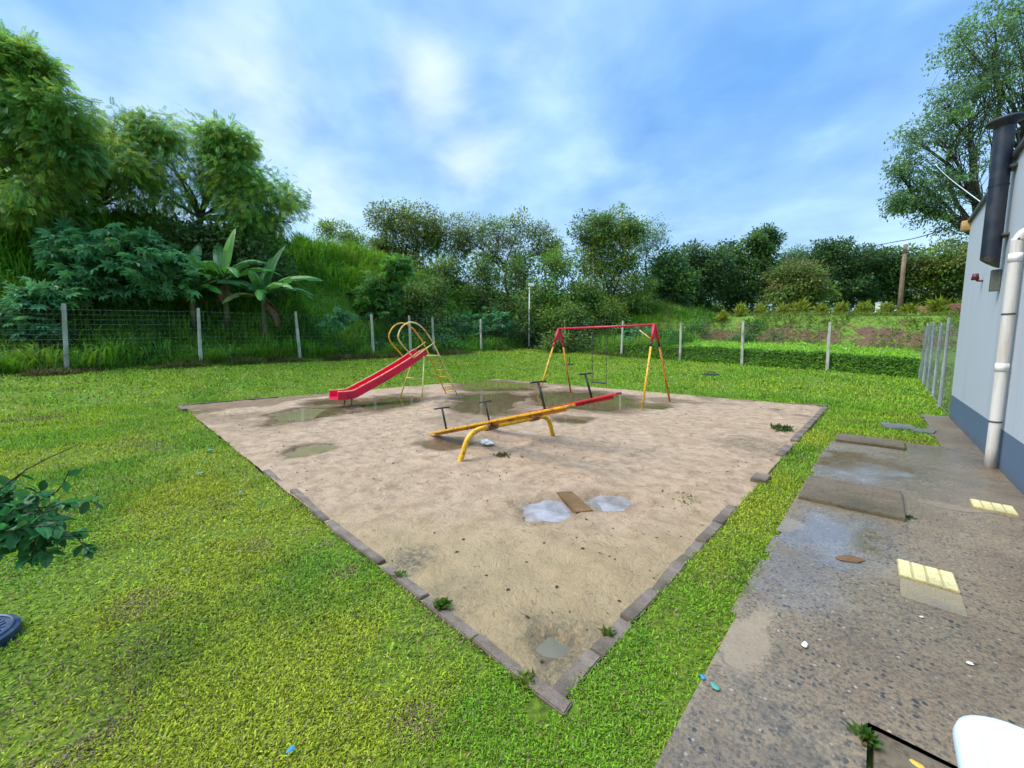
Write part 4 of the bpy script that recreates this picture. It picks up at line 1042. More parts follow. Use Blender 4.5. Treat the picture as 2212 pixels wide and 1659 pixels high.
# black covers lying on the lawn behind the swing
def lawn_hit(px, py):
    Ys = np.linspace(3, 40, 1200); pts = np.array([P(px, py, y) for y in Ys]); zz = zt(pts[:, 0], pts[:, 1])
    i = np.argmax(pts[:, 2] <= zz); return np.array([pts[i, 0], pts[i, 1], zz[i]])
for (px, py, lb_, stub) in ((1230, 788, "black round cover with an upright stub on the lawn behind the left swing legs", .22), (1536, 810, "black ring-handled cover lying on the lawn right of the swing", 0)):
    p = lawn_hit(px, py); r = thing("drain_cover", lb_, "drain cover", p, "black covers on the far lawn")
    m = MB(); m.tube([[0, 0, 0], [0, 0, .05], [0, 0, .07]], [.30, .30, .26], 24); m.build("lid", M["rubber"], r)
    m = MB()
    if stub: m.tube([[0, 0, .06], [0, 0, .06 + stub + .12]], .025, 8)
    else:
        a = np.linspace(0, PI, 12); m.tube(np.stack([np.cos(a) * .12, 0 * a, .06 + np.sin(a) * .10], 1), .018, 6)
    m.build("handle", M["black"], r)

# ------------------------------------------------------------------ kerb stones
def kerb(label, c, L, w, along_y, h=.10, zt_=.036, rz=0.0, mat="kerb", group=None):
    m = MB(); b = bmesh.new(); bmesh.ops.create_cube(b, size=1)
    size = (w, L, h) if along_y else (L, w, h)
    bmesh.ops.scale(b, vec=size, verts=b.verts)
    for v in b.verts: v.co += Vector(RNG.normal(size=3) * .004)
    bmesh.ops.bevel(b, geom=b.edges[:], offset=.006, segments=2, affect='EDGES')
    ax = 1 if along_y else 0
    bmesh.ops.subdivide_edges(b, edges=[e for e in b.edges if abs(e.verts[0].co[ax] - e.verts[1].co[ax]) > L * .4], cuts=max(2, int(L / .06)))
    for v in b.verts:
        q = vnoise(v.co.x * 14 + c[0] * 9, v.co.y * 14 + c[1] * 9, 5) - .5
        v.co.z += .004 * q; v.co[1 - ax] += .004 * (vnoise(v.co[ax] * 11 + c[0] * 5 + c[1] * 7, v.co[1 - ax] * 4, 6) - .5)
    m.bm(b); o = m.build("kerb_stone", M[mat]); o.location = (c[0], c[1], zt_ - h / 2); o.rotation_euler = (RNG.normal() * .01, RNG.normal() * .02, rz)
    return tag(o, label, "kerb stone", group)
GR = "kerb stones along the right edge of the sand"; GLk = "kerb stones along the left edge of the sand"
yk = [(.17, .30), (.49, .31), (.84, .36), (1.24, .40), (1.66, .40), (2.10, .44), (2.58, .48)]
names = ["first", "second", "third", "fourth", "fifth", "sixth", "seventh"]
for i, (y, L) in enumerate(yk):
    kerb(f"{names[i]} kerb stone from the front corner on the sand's right edge", (-.048 + .004 * RNG.normal(), y + .06), L + .012, .085, True, group=GR, rz=RNG.normal() * .010, zt_=.020 + .002 * RNG.normal())
kerb("small dark kerb stone alone in the grass halfway along the right edge", (-.03, 3.95), .26, .16, True, group=GR, zt_=.05)
for i, (y, L) in enumerate([(5.6, .7), (6.9, .9), (7.9, .95), (8.9, .95), (9.9, .95), (10.85, .9)]):
    kerb(["sunken kerb stone past the small dark one on the sand's right edge", "kerb stone beside the green weed on the sand's right edge", "fourth kerb stone from the back on the sand's right edge", "third kerb stone from the back on the sand's right edge", "second kerb stone from the back on the sand's right edge", "last kerb stone at the back right corner of the sand"][i], (-.045, y), L, .11, True, group=GR, rz=RNG.normal() * .01, zt_=.042)
kerb("dark kerb stone at the back right corner lying across the far edge", (-.45, 11.45), .85, .12, False, group="kerb stones at the far edge", zt_=.05)
xk = [(-.055, .21), (-.34, .40), (-.78, .44), (-1.26, .44), (-2.05, .95), (-3.05, .95), (-4.05, .9)]
for i, (x, L) in enumerate(xk):
    kerb(("pale chipped kerb stone at the very front corner of the sand" if i == 0 else f"{names[i]} kerb stone from the front corner on the sand's left edge"), (x - .02, .042 + .004 * RNG.normal()), L + .012, .066, False, group=GLk, rz=RNG.normal() * .012, zt_=(.020 if i else .026) + .003 * RNG.normal())
for i, (x, y, L, ay) in enumerate([(-12.28, .55, 1.1, True), (-12.28, 1.7, 1.1, True), (-11.6, -.05, 1.1, False)]):
    kerb(["grey kerb stone at the left corner along the far left edge", "second grey kerb stone from the left corner along the far left edge", "grey kerb stone at the left corner on the edge facing the camera"][i], (x, y), L, .10, ay, group="kerb stones at the left corner", zt_=.05)

# ------------------------------------------------------------------ slabs, tiles, bits on the pavement
def slab(name, label, x0, x1, y0, y1, ztop, th, mat, cat="slab", rz=0, tilt=0, bev=.012, group=None):
    m = MB(); m.box((0, 0, 0), (x1 - x0, y1 - y0, th), bev=bev, jit=.006)
    o = m.build(name, M[mat]); o.location = ((x0 + x1) / 2, (y0 + y1) / 2, ztop - th / 2); o.rotation_euler = (tilt, 0, rz)
    return tag(o, label, cat, group)
GSb = "inspection pit slabs in the pavement"
slab("concrete_slab", "brown concrete slab set across the middle of the wet pavement", .38, 1.14, 3.52, 4.40, .060, .08, "slab", rz=.01, group=GSb)
slab("concrete_slab", "grey-brown concrete slab at the far end of the pavement by the grass", .44, 1.24, 6.88, 7.46, .060, .08, "slab", rz=-.01, group=GSb)
slab("concrete_slab", "sunken mossy slab beside the white table with a dark gap round it", .972, 1.69, .01, .836, .013, .08, "slab", group=GSb)
slab("stepping_stone", "grey flat stone sunk in the grass near the building corner", 1.0, 1.45, 8.9, 9.5, .045, .08, "stone_flat", "stone", .1, group="flat stones in the grass")
slab("stepping_stone", "small pale wet stone beside the apron near the building corner", 1.42, 1.68, 8.75, 9.1, .045, .08, "stone_flat", "stone", -.15, group="flat stones in the grass")
def tactile(label, x0, y0, w=.27, ribs=True, ztop=.037, mat="tile", rz=0):
    m = MB(); m.box((0, 0, 0), (w, w, .022), bev=.004)
    r = m.build("paving_tile", M[mat]); r.location = (x0 + w / 2, y0 + w / 2, ztop - .011); r.rotation_euler = (0, 0, rz)
    tag(r, label, "tile", "yellow tiles on the pavement")
    if ribs:
        m = MB()
        for k in range(4): m.box((-w / 2 + w * (k + .5) / 4, 0, .0128), (w * .205, w * .97, .006), bev=.003)
        m.build("ribs", M["tile"], r)
        r.data.materials[0] = M["tile_groove"]
    return r
tactile("pale yellow ribbed tactile tile in the middle of the pavement", 1.07, 2.345, rz=.02)
tactile("pale yellow tactile tile nearest the wall and downpipe", 1.62, 4.39, rz=-.02)
tactile("worn sand-coloured tile flush with the pavement next to the ribbed tile", 1.075, 2.06, ribs=False, ztop=.0285, mat="tile_worn")
def scrap(name, label, px, py, r, mat, cat, z=.03, seed=0, thick=.35, elong=1.5):
    p = G(px, py, z); rng = np.random.default_rng(seed)
    b = bmesh.new(); bmesh.ops.create_icosphere(b, subdivisions=2, radius=r)
    for v in b.verts:
        n = .75 + .6 * vnoise(v.co.x / r * 2 + seed, v.co.y / r * 2 + v.co.z / r, seed)
        v.co *= n; v.co.x *= elong; v.co.z *= thick
    m = MB(); m.bm(b); o = m.build(name, M[mat]); o.location = p; o.rotation_euler = (0, 0, rng.uniform(0, 3))
    return tag(o, label, cat)
scrap("pebble", "white pebble alone on the bare pavement", 1738, 1392, .014, "paper", "pebble", .035, 1)
scrap("pebble", "tiny white stone chip by the ribbed tile", 1990, 1292 + 40, .007, "paper", "pebble", .032, 2)
scrap("pebble", "small white chips near the right pavement edge", 2095, 1432, .009, "paper", "pebble", .032, 3)
scrap("plastic_scrap", "teal plastic scrap on the sandy pavement edge", 1545, 1483, .013, "teal", "scrap", .03, 4, .4, 1.6)
scrap("plastic_scrap", "dark teal chip at the grass edge of the pavement", 1518, 1462, .010, "blue", "scrap", .03, 5)
scrap("plastic_scrap", "bright blue scrap in the front lawn", 628, 1618, .010, "blue", "scrap", .045, 6)
scrap("plastic_scrap", "turquoise scrap at the sand's left border", 455, 972, .03, "teal", "scrap", .05, 7, .3)
scrap("plastic_scrap", "turquoise scrap in the lawn left of the sand", 432, 1022, .022, "teal", "scrap", .05, 8, .3)
scrap("plastic_scrap", "turquoise scrap on the lawn near the left kerb", 520, 1062, .018, "teal", "scrap", .05, 9, .3)
scrap("fallen_leaf", "yellow fallen leaf on the sunken mossy slab", 1982, 1652, .014, "leaf_yellow", "leaf", .012, 10, .3, 1.4)
scrap("dark_stone", "dark clod on the wet pavement beside the reflection", 1838, 1207, .05, "wood", "stone", .026, 12, .12, 1.7)

# round dark blue lid in the lawn at the left
pl_ = G(40, 1386, .03) - RIGHT * .285 - FWD * .03
lid = thing("round_lid", "dark blue round utility lid in the lawn at the left edge", "lid", (pl_[0], pl_[1], 0))
m = MB(); m.tube([[0, 0, -.02], [0, 0, .05], [0, 0, .058]], [.21, .21, .195], 40); m.build("lid_plate", M["lid"], lid)
m = MB()
for R_ in (.185, .10):
    a = np.linspace(0, 2 * PI, 49); m.tube(np.stack([np.cos(a) * R_, np.sin(a) * R_, a * 0 + .06], 1), .008, 6, False)
for k in range(26):
    a = k / 26 * 2 * PI
    m.box((math.cos(a) * .142, math.sin(a) * .142, .060), (.034, .007 + .004 * (k % 3), .006), (0, 0, a + (.5 if k % 3 == 1 else 0)), .001)
m.build("raised_rim", M["lid"], lid)

# white plastic table (corner in view)
tb_ = thing("plastic_table", "white plastic table with a rounded corner on the pavement", "table", (1.431, -.261, .02))
def rounded_rect(w, d, r, n=8):
    pts = []
    for (cx, cy, a0) in ((w / 2 - r, d / 2 - r, 0), (-w / 2 + r, d / 2 - r, PI / 2), (-w / 2 + r, -d / 2 + r, PI), (w / 2 - r, -d / 2 + r, 1.5 * PI)):
        for k in range(n + 1):
            a = a0 + PI / 2 * k / n; pts.append((cx + r * math.cos(a), cy + r * math.sin(a)))
    return np.array(pts)
m = MB(); W_, D_ = .74, .74
loops = []
for (ins, z) in ((.0, .665), (-.004, .69), (0, .708), (.010, .716), (.026, .718), (.034, .712), (.05, .711)):
    pr = rounded_rect(W_ - 2 * ins, D_ - 2 * ins, .095 - ins); loops.append(np.column_stack([pr, np.full(len(pr), z)]))
k = len(loops[0]); V = np.concatenate(loops); F = []
for i in range(len(loops) - 1):
    for j in range(k): F.append((i * k + j, i * k + (j + 1) % k, (i + 1) * k + (j + 1) % k, (i + 1) * k + j))
m.add(V, F); b0 = (len(loops) - 1) * k; m.add([[0, 0, .711]], np.zeros((0, 3), int)); m.F[3].append(np.array([(b0 + j, b0 + (j + 1) % k, len(V)) for j in range(k)]))
m.build("tabletop", M["white_plastic"], tb_, True)
for sx in (-1, 1):
    for sy in (-1, 1):
        m = MB(); m.tube([[sx * .29, sy * .29, .70], [sx * .32, sy * .32, .0]], [.034, .024], 10); m.build("leg", M["white_plastic"], tb_, True)

# ------------------------------------------------------------------ building
BH = 4.12
bd = thing("building", "grey-blue rendered building with a dark blue painted plinth", "building", (5.0, 4.0, 0))
BL = (5.0, 4.0, 0)
m = MB(); m.box((5.05, 1.7, BH / 2 - .1), (6.0, 19.4, BH + .2)); w_ = m.build("wall", M["wall"], bd, False, BL)
w_.data.transform(Matrix.Translation((5.0, 4.0, 0))); w_.location = (-5.0, -4.0, 0)
M["coping"] = mat_paint("dark_coping", (.05, .055, .06, 1), (.12, .08, .05, 1), .2, .5, 3)
m = MB(); m.box((5.05, 1.7, BH + .035), (6.10, 19.5, .07), bev=.01); m.build("roof_coping", M["coping"], bd, False, BL)
m = MB(); m.box((5.05, 1.7, BH + .16), (5.9, 19.3, .16), bev=.01); m.build("roof", M["stone_flat"], bd, False, BL)
# black flue
fy = 7.55; fxp = WALL_X - .135; FR = .095
fl_ = MB()
fl_.tube([[fxp, fy, 2.86], [fxp, fy, 3.7], [fxp, fy, 4.58]], FR, 28, caps=False)
flue = fl_.build("flue", M["dark_steel"], bd, True, BL)
m = MB(); m.tube([[fxp, fy, 3.78], [fxp, fy, 3.80]], FR + .006, 28, False); m.build("flue_band", M["black"], flue, True, BL)
b = bmesh.new()
ring = [(math.cos(a) * FR, math.sin(a) * FR) for a in np.linspace(0, 2 * PI, 28, endpoint=False)]
top = [b.verts.new((fxp + x, fy + y, 2.86)) for x, y in ring]
bot = [b.verts.new((fxp + x, fy + y, 2.80 - (x + FR) * .75)) for x, y in ring]
for i in range(28): b.faces.new((top[i], bot[i], bot[(i + 1) % 28], top[(i + 1) % 28]))
b.faces.new(bot)
m = MB(); m.bm(b); m.build("flue_boot", M["black"], bd, False, BL)
m = MB(); m.box((WALL_X - .05, fy + .12, 2.50), (.09, .10, .30), bev=.008); m.build("flue_outlet", M["stone_flat"], bd, False, BL)
for z in (3.1, 4.0):
    m = MB(); m.box((WALL_X - .03, fy, z), (.07, .26, .03), bev=.004); m.build("wall_bracket", M["coping"], bd, False, BL)
m = MB(); m.tube([[fxp, fy, 4.56], [fxp, fy, 4.62], [fxp, fy, 4.63], [fxp, fy, 4.665], [fxp, fy, 4.72]], [FR + .004, FR + .006, .185, .178, .02], 28); m.build("flue_cap", M["dark_steel"], flue, True, BL)
# downpipe
py_ = 6.42; pxp = WALL_X - .072
m = MB(); m.tube(smooth_path([[pxp, py_, .0], [pxp, py_, 1.4], [pxp, py_, 2.72], [pxp + .005, py_, 2.82], [pxp + .05, py_, 2.91], [WALL_X + .1, py_, 2.94]], 5), .052, 18)
pipe = m.build("downpipe", M["pvc"], bd, True, BL)
for z, h, mt in ((.62, .02, "coping"), (1.30, .10, "lamp_white"), (1.95, .02, "coping"), (2.62, .10, "lamp_white")):
    m = MB(); m.tube([[pxp, py_, z - h / 2], [pxp, py_, z + h / 2]], .058, 18); m.build("collar", M[mt], pipe, True, BL)
# alarm light, junction box, cable bracket
m = MB(); ay = 9.1
m.tube([[WALL_X + .02, ay, 2.66], [WALL_X - .06, ay, 2.67], [WALL_X - .09, ay, 2.72]], [.015, .015, .02], 8); m.tube([[WALL_X - .09, ay, 2.69], [WALL_X - .09, ay, 2.79]], [.048, .036], 14)
m.build("alarm_lamp", M["alarm_red"], bd, True, BL)
m = MB(); m.box((WALL_X - .03, WALL_Y - .02, BH - .05), (.20, .16, .20), bev=.02); m.tube([[WALL_X, WALL_Y - .1, BH], [WALL_X + .05, WALL_Y - .5, BH + .25]], .012, 6); m.build("cable_bracket", M["ochre"], bd, False, BL)

# ------------------------------------------------------------------ utility pole, cable, brick wall, box
ub = ground_at(1940, 30.5)
up_ = thing("utility_pole", "weathered utility pole rising from the bank in front of the forest", "pole", ub)
topz = P(1950, 528, 30.5)[2]
m = MB(); m.tube([[0, 0, -.3], [0, 0, (topz - ub[2])]], [.17, .12], 12); m.build("pole", M["pole_wood"], up_, True)
m = MB(); m.box((0, 0, topz - ub[2] - .5), (.25, .3, .28), bev=.02); m.tube([[0, 0, topz - ub[2] - .9], [RIGHT[0] * 1.2, RIGHT[1] * 1.2, topz - ub[2] - 1.5]], .02, 5); m.build("fitting", M["coping"], up_, False)
m = MB()
a = P(1855, 535, 34); b_ = P(2010, 505, 24); tt = np.linspace(0, 1, 24)[:, None]
ca = P(1700, 560, 48); pts = smooth_path([ca, P(1855, 536, 36), P(1930, 523, 30), P(2010, 505, 25), P(2300, 400, 17)], 8)
m.tube(pts, .028, 5, False); tag(m.build("cable", M["black"]), "dark overhead cable sagging past the top of the utility pole", "cable")
m = MB(); a = P(2020, 355, 20); b_ = np.array([WALL_X, WALL_Y - 1.2, BH + .1])
tt = np.linspace(0, 1, 14)[:, None]; pts = a + (b_ - a) * tt; pts[:, 2] -= .06 * np.sin(tt[:, 0] * PI)
m.tube(pts, .007, 5, False); tag(m.build("cable", M["lamp_white"]), "pale cable running from the building roof into the huge tree", "cable")
w0 = ground_at(1975, 30); w1 = ground_at(2100, 27); d = w1 - w0; L = float(np.linalg.norm(d[:2]))
m = MB()
for r in range(5):
    for k in range(int(L / .24)):
        m.box(((k + .5 + .5 * (r % 2)) * .24 - L / 2, 0, .11 + r * .16), (.225, .14, .145), bev=.008, jit=.004)
o = m.build("brick_wall", M["brick"]); mid = (w0 + w1) / 2; o.location = (mid[0], mid[1], max(w0[2], w1[2]) - .1); o.rotation_euler = (0, 0, math.atan2(d[1], d[0]))
tag(o, "low reddish brick wall behind the right end of the plant row", "wall")
bb_ = ground_at(1893, 28.8); r = thing("white_box", "little white box post between the spiky plants left of the pole", "box", bb_)
m = MB(); m.box((0, 0, .45), (.28, .28, .9), bev=.02); m.build("body", M["lamp_white"], r); m = MB(); m.box((0, 0, .93), (.34, .34, .06), bev=.01); m.build("lid", M["lamp_white"], r)

# ------------------------------------------------------------------ foreground shrub at the left
rng = np.random.default_rng(77)
sbase = CAM + FWD * 1.72 + RIGHT * -2.75; sbase[2] = 0
sh = thing("shrub", "leafy green shrub with thin twigs reaching in at the left edge", "shrub", sbase)
tb2 = MB(); lb2 = MB()
mid_ = P(-60, 1160, 1.75)
tb2.tube(smooth_path([sbase, sbase + [0, .02, .3], mid_ - [0, 0, .15], mid_], 5), np.linspace(.022, .014, 16), 7)
tips = [(205, 1085, 1.65, 10), (190, 1190, 1.6, 13), (150, 1120, 1.7, 12), (90, 1060, 1.75, 14), (60, 1210, 1.62, 12), (30, 1130, 1.7, 16), (100, 1150, 1.6, 15), (20, 1060, 1.8, 14), (-20, 1200, 1.7, 14), (170, 960, 1.8, 1), (150, 1015, 1.75, 2), (60, 1010, 1.85, 6), (120, 1100, 1.8, 14), (-30, 1050, 1.8, 14), (40, 1175, 1.75, 14), (130, 1170, 1.72, 10), (75, 1110, 1.62, 14), (130, 1135, 1.6, 14), (165, 1150, 1.66, 12), (40, 1090, 1.66, 16), (10, 1170, 1.6, 14), (110, 1195, 1.64, 12), (60, 1140, 1.58, 16)]
for (x, y, Y, nl) in tips:
    tip = P(x, y, Y); pts = curve_limb(tb2, mid_ + rng.normal(size=3) * .02, tip, .006, .0018, .10, 9, 5, rng)
    n = int(nl * 2.2)
    f = rng.uniform(.25, 1, n); idx = f * (len(pts) - 1); i0 = np.floor(idx).astype(int).clip(0, len(pts) - 2)
    pos = pts[i0] + (pts[i0 + 1] - pts[i0]) * (idx - i0)[:, None]
    dr = unit(pts[i0 + 1] - pts[i0]) * .6 + rng.normal(size=(n, 3)) * .7; dr[:, 2] -= .45
    nr = np.array([0, 0, 1.0]) + rng.normal(size=(n, 3)) * .45
    leaves(lb2, "oval", pos, dr, nr, rng.uniform(.045, .082, n), vary((.035, .17, .05), n, .3, .08, rng))
tb2.build("branches", M["twig"], sh, True, sbase); lb2.build("foliage", M["leaf_gloss"], sh, False, sbase, True)

# weeds growing at the sand's edges
def weed(label, px, py, r, n, h, col, seed):
    p = G(px, py, .01); rng = np.random.default_rng(seed); m = MB()
    az = rng.uniform(0, 2 * PI, n); el = np.radians(rng.uniform(15, 75, n))
    d = np.stack([np.cos(az) * np.cos(el), np.sin(az) * np.cos(el), np.sin(el)], 1)
    pos = np.stack([rng.normal(size=n) * r * .35, rng.normal(size=n) * r * .35, rng.uniform(0, .1, n) * h], 1)
    leaves(m, "broad", pos, d, np.array([0, 0, 1.]) + rng.normal(size=(n, 3)) * .4, h * rng.uniform(.5, 1, n), vary(col, n, .3, .3, rng))
    o = m.build("weed", M["grass"], col=True); o.location = p
    tag(o, label, "weed", "weeds on the sand")
weed("green weed tuft inside the sand by the front left kerb", 955, 1312, .04, 90, .06, (.06, .16, .02), 1)
weed("yellowish weed tuft at the front corner of the sand", 1135, 1475, .06, 60, .05, (.14, .18, .03), 2)
weed("small weed against the right kerb near the front corner", 1312, 1372, .035, 40, .05, (.10, .16, .03), 3)
weed("dark green weed on the sand beside the right back kerb", 1688, 930, .20, 120, .14, (.035, .085, .02), 4)
weed("pale weed by the left kerb, behind the grey stain", 862, 1245, .05, 50, .05, (.12, .20, .06), 5)
weed("low weed on the sand in front of the seesaw pipe", 1085, 985, .14, 70, .07, (.09, .10, .04), 6)
weed("grass tuft in the gap beside the sunken mossy slab", 1872, 1600, .035, 60, .06, (.05, .13, .02), 7)
weed("straggling grass runner creeping onto the sand right of the boards", 1480, 1080, .22, 60, .05, (.14, .17, .04), 8)
weed("dark green weed in the joint beside the middle slab", 1960, 1120, .06, 60, .05, (.03, .08, .03), 9)

# ------------------------------------------------------------------ grass
def lawn_ok(x, y):
    ok = (x > FX + .12) & (y < FY - .1) & (y > -11)
    w = .055 * (fbm(x * 5, y * 5, 44, 3) - .5) * 2
    ks = (x < -.012 + w * .7) & (x > -12.26 + w) & (y > .012 + w * .7) & (y < SAND_Y1 + .05 + w * 3)
    kerbR = (x > -.12) & (x < -.012 + w * .7) & (y > -.1) & (y < 11.4) & ~((y > 2.85) & (y < 6.5) & (fbm(x * 2, y * 2, 55, 2) > .40))
    kerbL = (y < .10) & (y > .012 + w * .7) & (x < .06) & (x > -4.6) & ~((x < -.98) & (x > -1.05))
    ok &= ~ks & ~kerbR & ~kerbL
    ok &= ~in_pave(x, y, .03 * 1) | ((x > .28) & (x < pave_x0(y) + .05 * (fbm(x * 6, y * 6, 66, 2))))
    ok &= ~((x > .36) & (x < 1.27) & (y > 6.8) & (y < 7.5))
    ok &= ~((x > .98) & (x < 1.47) & (y > 8.95) & (y < 9.45)) & ~((x > 1.42) & (x < 1.66) & (y > 8.8) & (y < 9.05))
    ok &= ~((x > WALL_X - .02) & (y < WALL_Y + .1))
    ok &= np.hypot(x - pl_[0], y - pl_[1]) > .215
    return ok
def grass_color(x, y, n, rng):
    a = fbm(x * .55 + 3, y * .55, 101, 4); b = fbm(x * 1.9, y * 1.9 + 7, 103, 3); c = fbm(x * .28, y * .28, 107, 3)
    for (qx, qy, qr) in ((620, 1380, .9), (330, 1480, .9), (420, 1150, 1.4), (520, 1560, .6), (250, 930, 2.5)):
        q = G(qx, qy); a = a + .13 * np.exp(-(np.hypot(x - q[0], y - q[1]) / qr) ** 2)
    a = a - .05 * sstep(8, 16, np.hypot(x - CAM[0], y - CAM[1]))
    green = np.array([.16, .295, .014]); yel = np.array([.315, .355, .02]); deep = np.array([.055, .19, .018]); dry = np.array([.30, .24, .10])
    col = green + (yel - green) * sstep(.36, .62, a)[:, None]
    fr = sstep(6, 13, np.hypot(x - CAM[0], y - CAM[1]))[:, None]
    col = col * (1 - .6 * fr) + np.array([.19, .345, .016]) * .6 * fr
    col = col + (deep - col) * (sstep(.56, .74, b) * .4)[:, None]
    rdm = rng.random(n)
    patch = np.zeros(n)
    for (qx, qy, qr) in ((215, 1600, .11), (745, 1235, .09), (650, 1150, .10), (700, 1015 + 160, .07), (1950, 900, .2), (300, 1310, .16), (560, 1180, .14), (900, 1560, .10), (1450, 1330, .06), (90, 905, .5)):
        q = G(qx, qy); patch = np.maximum(patch, sstep(1.3, .5, np.hypot(x - q[0], y - q[1]) / qr + .8 * (fbm(x * 7, y * 7, 9, 3) - .5)))
    dryp = .5 * patch + (.09 - .06 * fr[:, 0]) + (1 - .7 * fr[:, 0]) * .35 * sstep(.60, .75, fbm(x * 1.3 + 9, y * 1.3, 109, 4)) * 1.0
    col = np.where((rdm < dryp)[:, None], dry * rng.uniform(.6, 1.0, (n, 1)), col)
    return np.clip(col * np.clip(1 + .36 * rng.normal(size=(n, 1)), .3, 2.0), 0, 1)
rng = np.random.default_rng(50)
gm = MB()
def blades(N, r0, r1, power, two, wk, lk):
    th = rng.uniform(-math.radians(66), math.radians(66), N)
    u = rng.random(N); e = 2 - power
    r = (r0 ** e + u * (r1 ** e - r0 ** e)) ** (1 / e)
    x = CAM[0] + r * (np.cos(th) * FWD[0] + np.sin(th) * RIGHT[0]); y = CAM[1] + r * (np.cos(th) * FWD[1] + np.sin(th) * RIGHT[1])
    k = lawn_ok(x, y)
    bare = fbm(x * 1.3 + 2, y * 1.3, 121, 4)
    k &= (bare < .60) | (rng.random(N) < .35)
    x, y, r = x[k], y[k], r[k]; n = len(x)
    z = zt(x, y) + np.where(y < FY - .15, 0, 0)
    near_p = ((x > .2) & (x < 1.3) & (y < 7.6))
    ln = lk(r) * rng.uniform(.5, 1.35, n); w = wk(r) * rng.uniform(.7, 1.3, n)
    tall = sstep(.55, .72, fbm(x * 1.9, y * 1.9 + 7, 103, 3)); ln *= 1 + .3 * tall
    az = rng.uniform(0, 2 * PI, n); el = np.radians(rng.uniform(18, 78, n))
    d = np.stack([np.cos(az) * np.cos(el), np.sin(az) * np.cos(el), np.sin(el)], 1)
    s = np.stack([-np.sin(az), np.cos(az), rng.normal(size=n) * .25], 1)
    p = np.stack([x, y, z - .004], 1)
    C = grass_color(x, y, n, rng)
    if two:
        mid = p + d * (ln * .55)[:, None]; tip = mid + (d * [1, 1, .35] + np.array([0, 0, -.15])) * (ln * .5)[:, None]
        V = np.stack([p - s * w[:, None] * .4, p + s * w[:, None] * .4, mid + s * w[:, None] * .5, mid - s * w[:, None] * .5, tip], 1).reshape(-1, 3)
        i = np.arange(n)[:, None] * 5
        gm.add(V, np.concatenate([i + [0, 1, 2], i + [0, 2, 3], i + [3, 2, 4]]), np.repeat(C, 5, 0))
    else:
        tip = p + d * ln[:, None]
        V = np.stack([p - s * w[:, None] * .5, p + s * w[:, None] * .5, tip], 1).reshape(-1, 3)
        gm.add(V, np.arange(n)[:, None] * 3 + [0, 1, 2], np.repeat(C, 3, 0))
blades(460000, .7, 5.5, 1.25, True, lambda r: .0036 + .0010 * r, lambda r: .024 + .003 * r)
blades(520000, 5.0, 14, 1.3, False, lambda r: .006 + .0016 * r, lambda r: .028 + .0024 * r)
blades(300000, 13, 34, 1.2, False, lambda r: .010 + .0017 * r, lambda r: .035 + .0026 * r)
tag(gm.build("lawn_grass", M["grass"], col=True), "short bright yellow-green lawn grass", "grass", kind="stuff")

# tall grass on the slope and under the left fence
tg = MB()
def tall(N, xr, yr, hk, col, seed, keep=None, wk=.022, el=(40, 88), clump=0):
    r_ = np.random.default_rng(seed)
    x = r_.uniform(*xr, N); y = r_.uniform(*yr, N)
    if keep is not None:
        k = keep(x, y, r_.random(N)); x, y = x[k], y[k]
    n = len(x); z = zt(x, y)
    az = r_.uniform(0, 2 * PI, n); e = np.radians(r_.uniform(*el, n))
    d = np.stack([np.cos(az) * np.cos(e), np.sin(az) * np.cos(e), np.sin(e)], 1); s = np.stack([-np.sin(az), np.cos(az), az * 0], 1)
    h = hk * r_.uniform(.4, 1.25, n) * (.30 + 1.5 * sstep(.3, .75, fbm(x * 1.1, y * 1.1, seed + 5, 3))); w = wk * r_.uniform(.6, 1.4, n)
    p = np.stack([x, y, z - .02], 1); mid = p + d * (h * .6)[:, None]; tip = mid + (d * [1.6, 1.6, .2]) * (h * .45)[:, None]
    cs = np.array(col); ci = np.clip((fbm(x * .5, y * .5, seed, 3) * 1.6 - .3) * len(cs) + r_.normal(size=n) * .6, 0, len(cs) - 1).astype(int)
    C = vary((1, 1, 1), n, .25, 0, r_) * cs[ci]
    V = np.stack([p - s * w[:, None] * .5, p + s * w[:, None] * .5, mid + s * w[:, None] * .5, mid - s * w[:, None] * .5, tip], 1).reshape(-1, 3)
    i = np.arange(n)[:, None] * 5
    tg.add(V, np.concatenate([i + [0, 1, 2], i + [0, 2, 3], i + [3, 2, 4]]), np.repeat(C, 5, 0))
HG = [(.05, .16, .014), (.08, .24, .014), (.115, .30, .016), (.17, .36, .02), (.21, .34, .035)]
tall(90000, (-31, -18.9), (-12, 21), .75, HG, 401, wk=.035)
tall(30000, (-19.6, -18.7), (-10, 21), .55, HG + [(.12, .24, .03)], 402, wk=.018)
tall(30000, (-18.95, -18.1), (-10, 21), .24, [(.18, .13, .05), (.13, .12, .04), (.22, .17, .07), (.10, .14, .03)], 403, wk=.014, el=(10, 70))
tall(14000, (-18.8, -8), (21.2, 30), .7, HG, 404, wk=.03)
tall(6000, (-18.8, -9), (20.7, 21.4), .25, [(.18, .15, .06), (.10, .14, .03)], 405, wk=.014, el=(10, 70))
tag(tg.build("tall_grass", M["grass"], col=True), "tall green grass on the hill slope and under the left fence", "grass", kind="stuff")

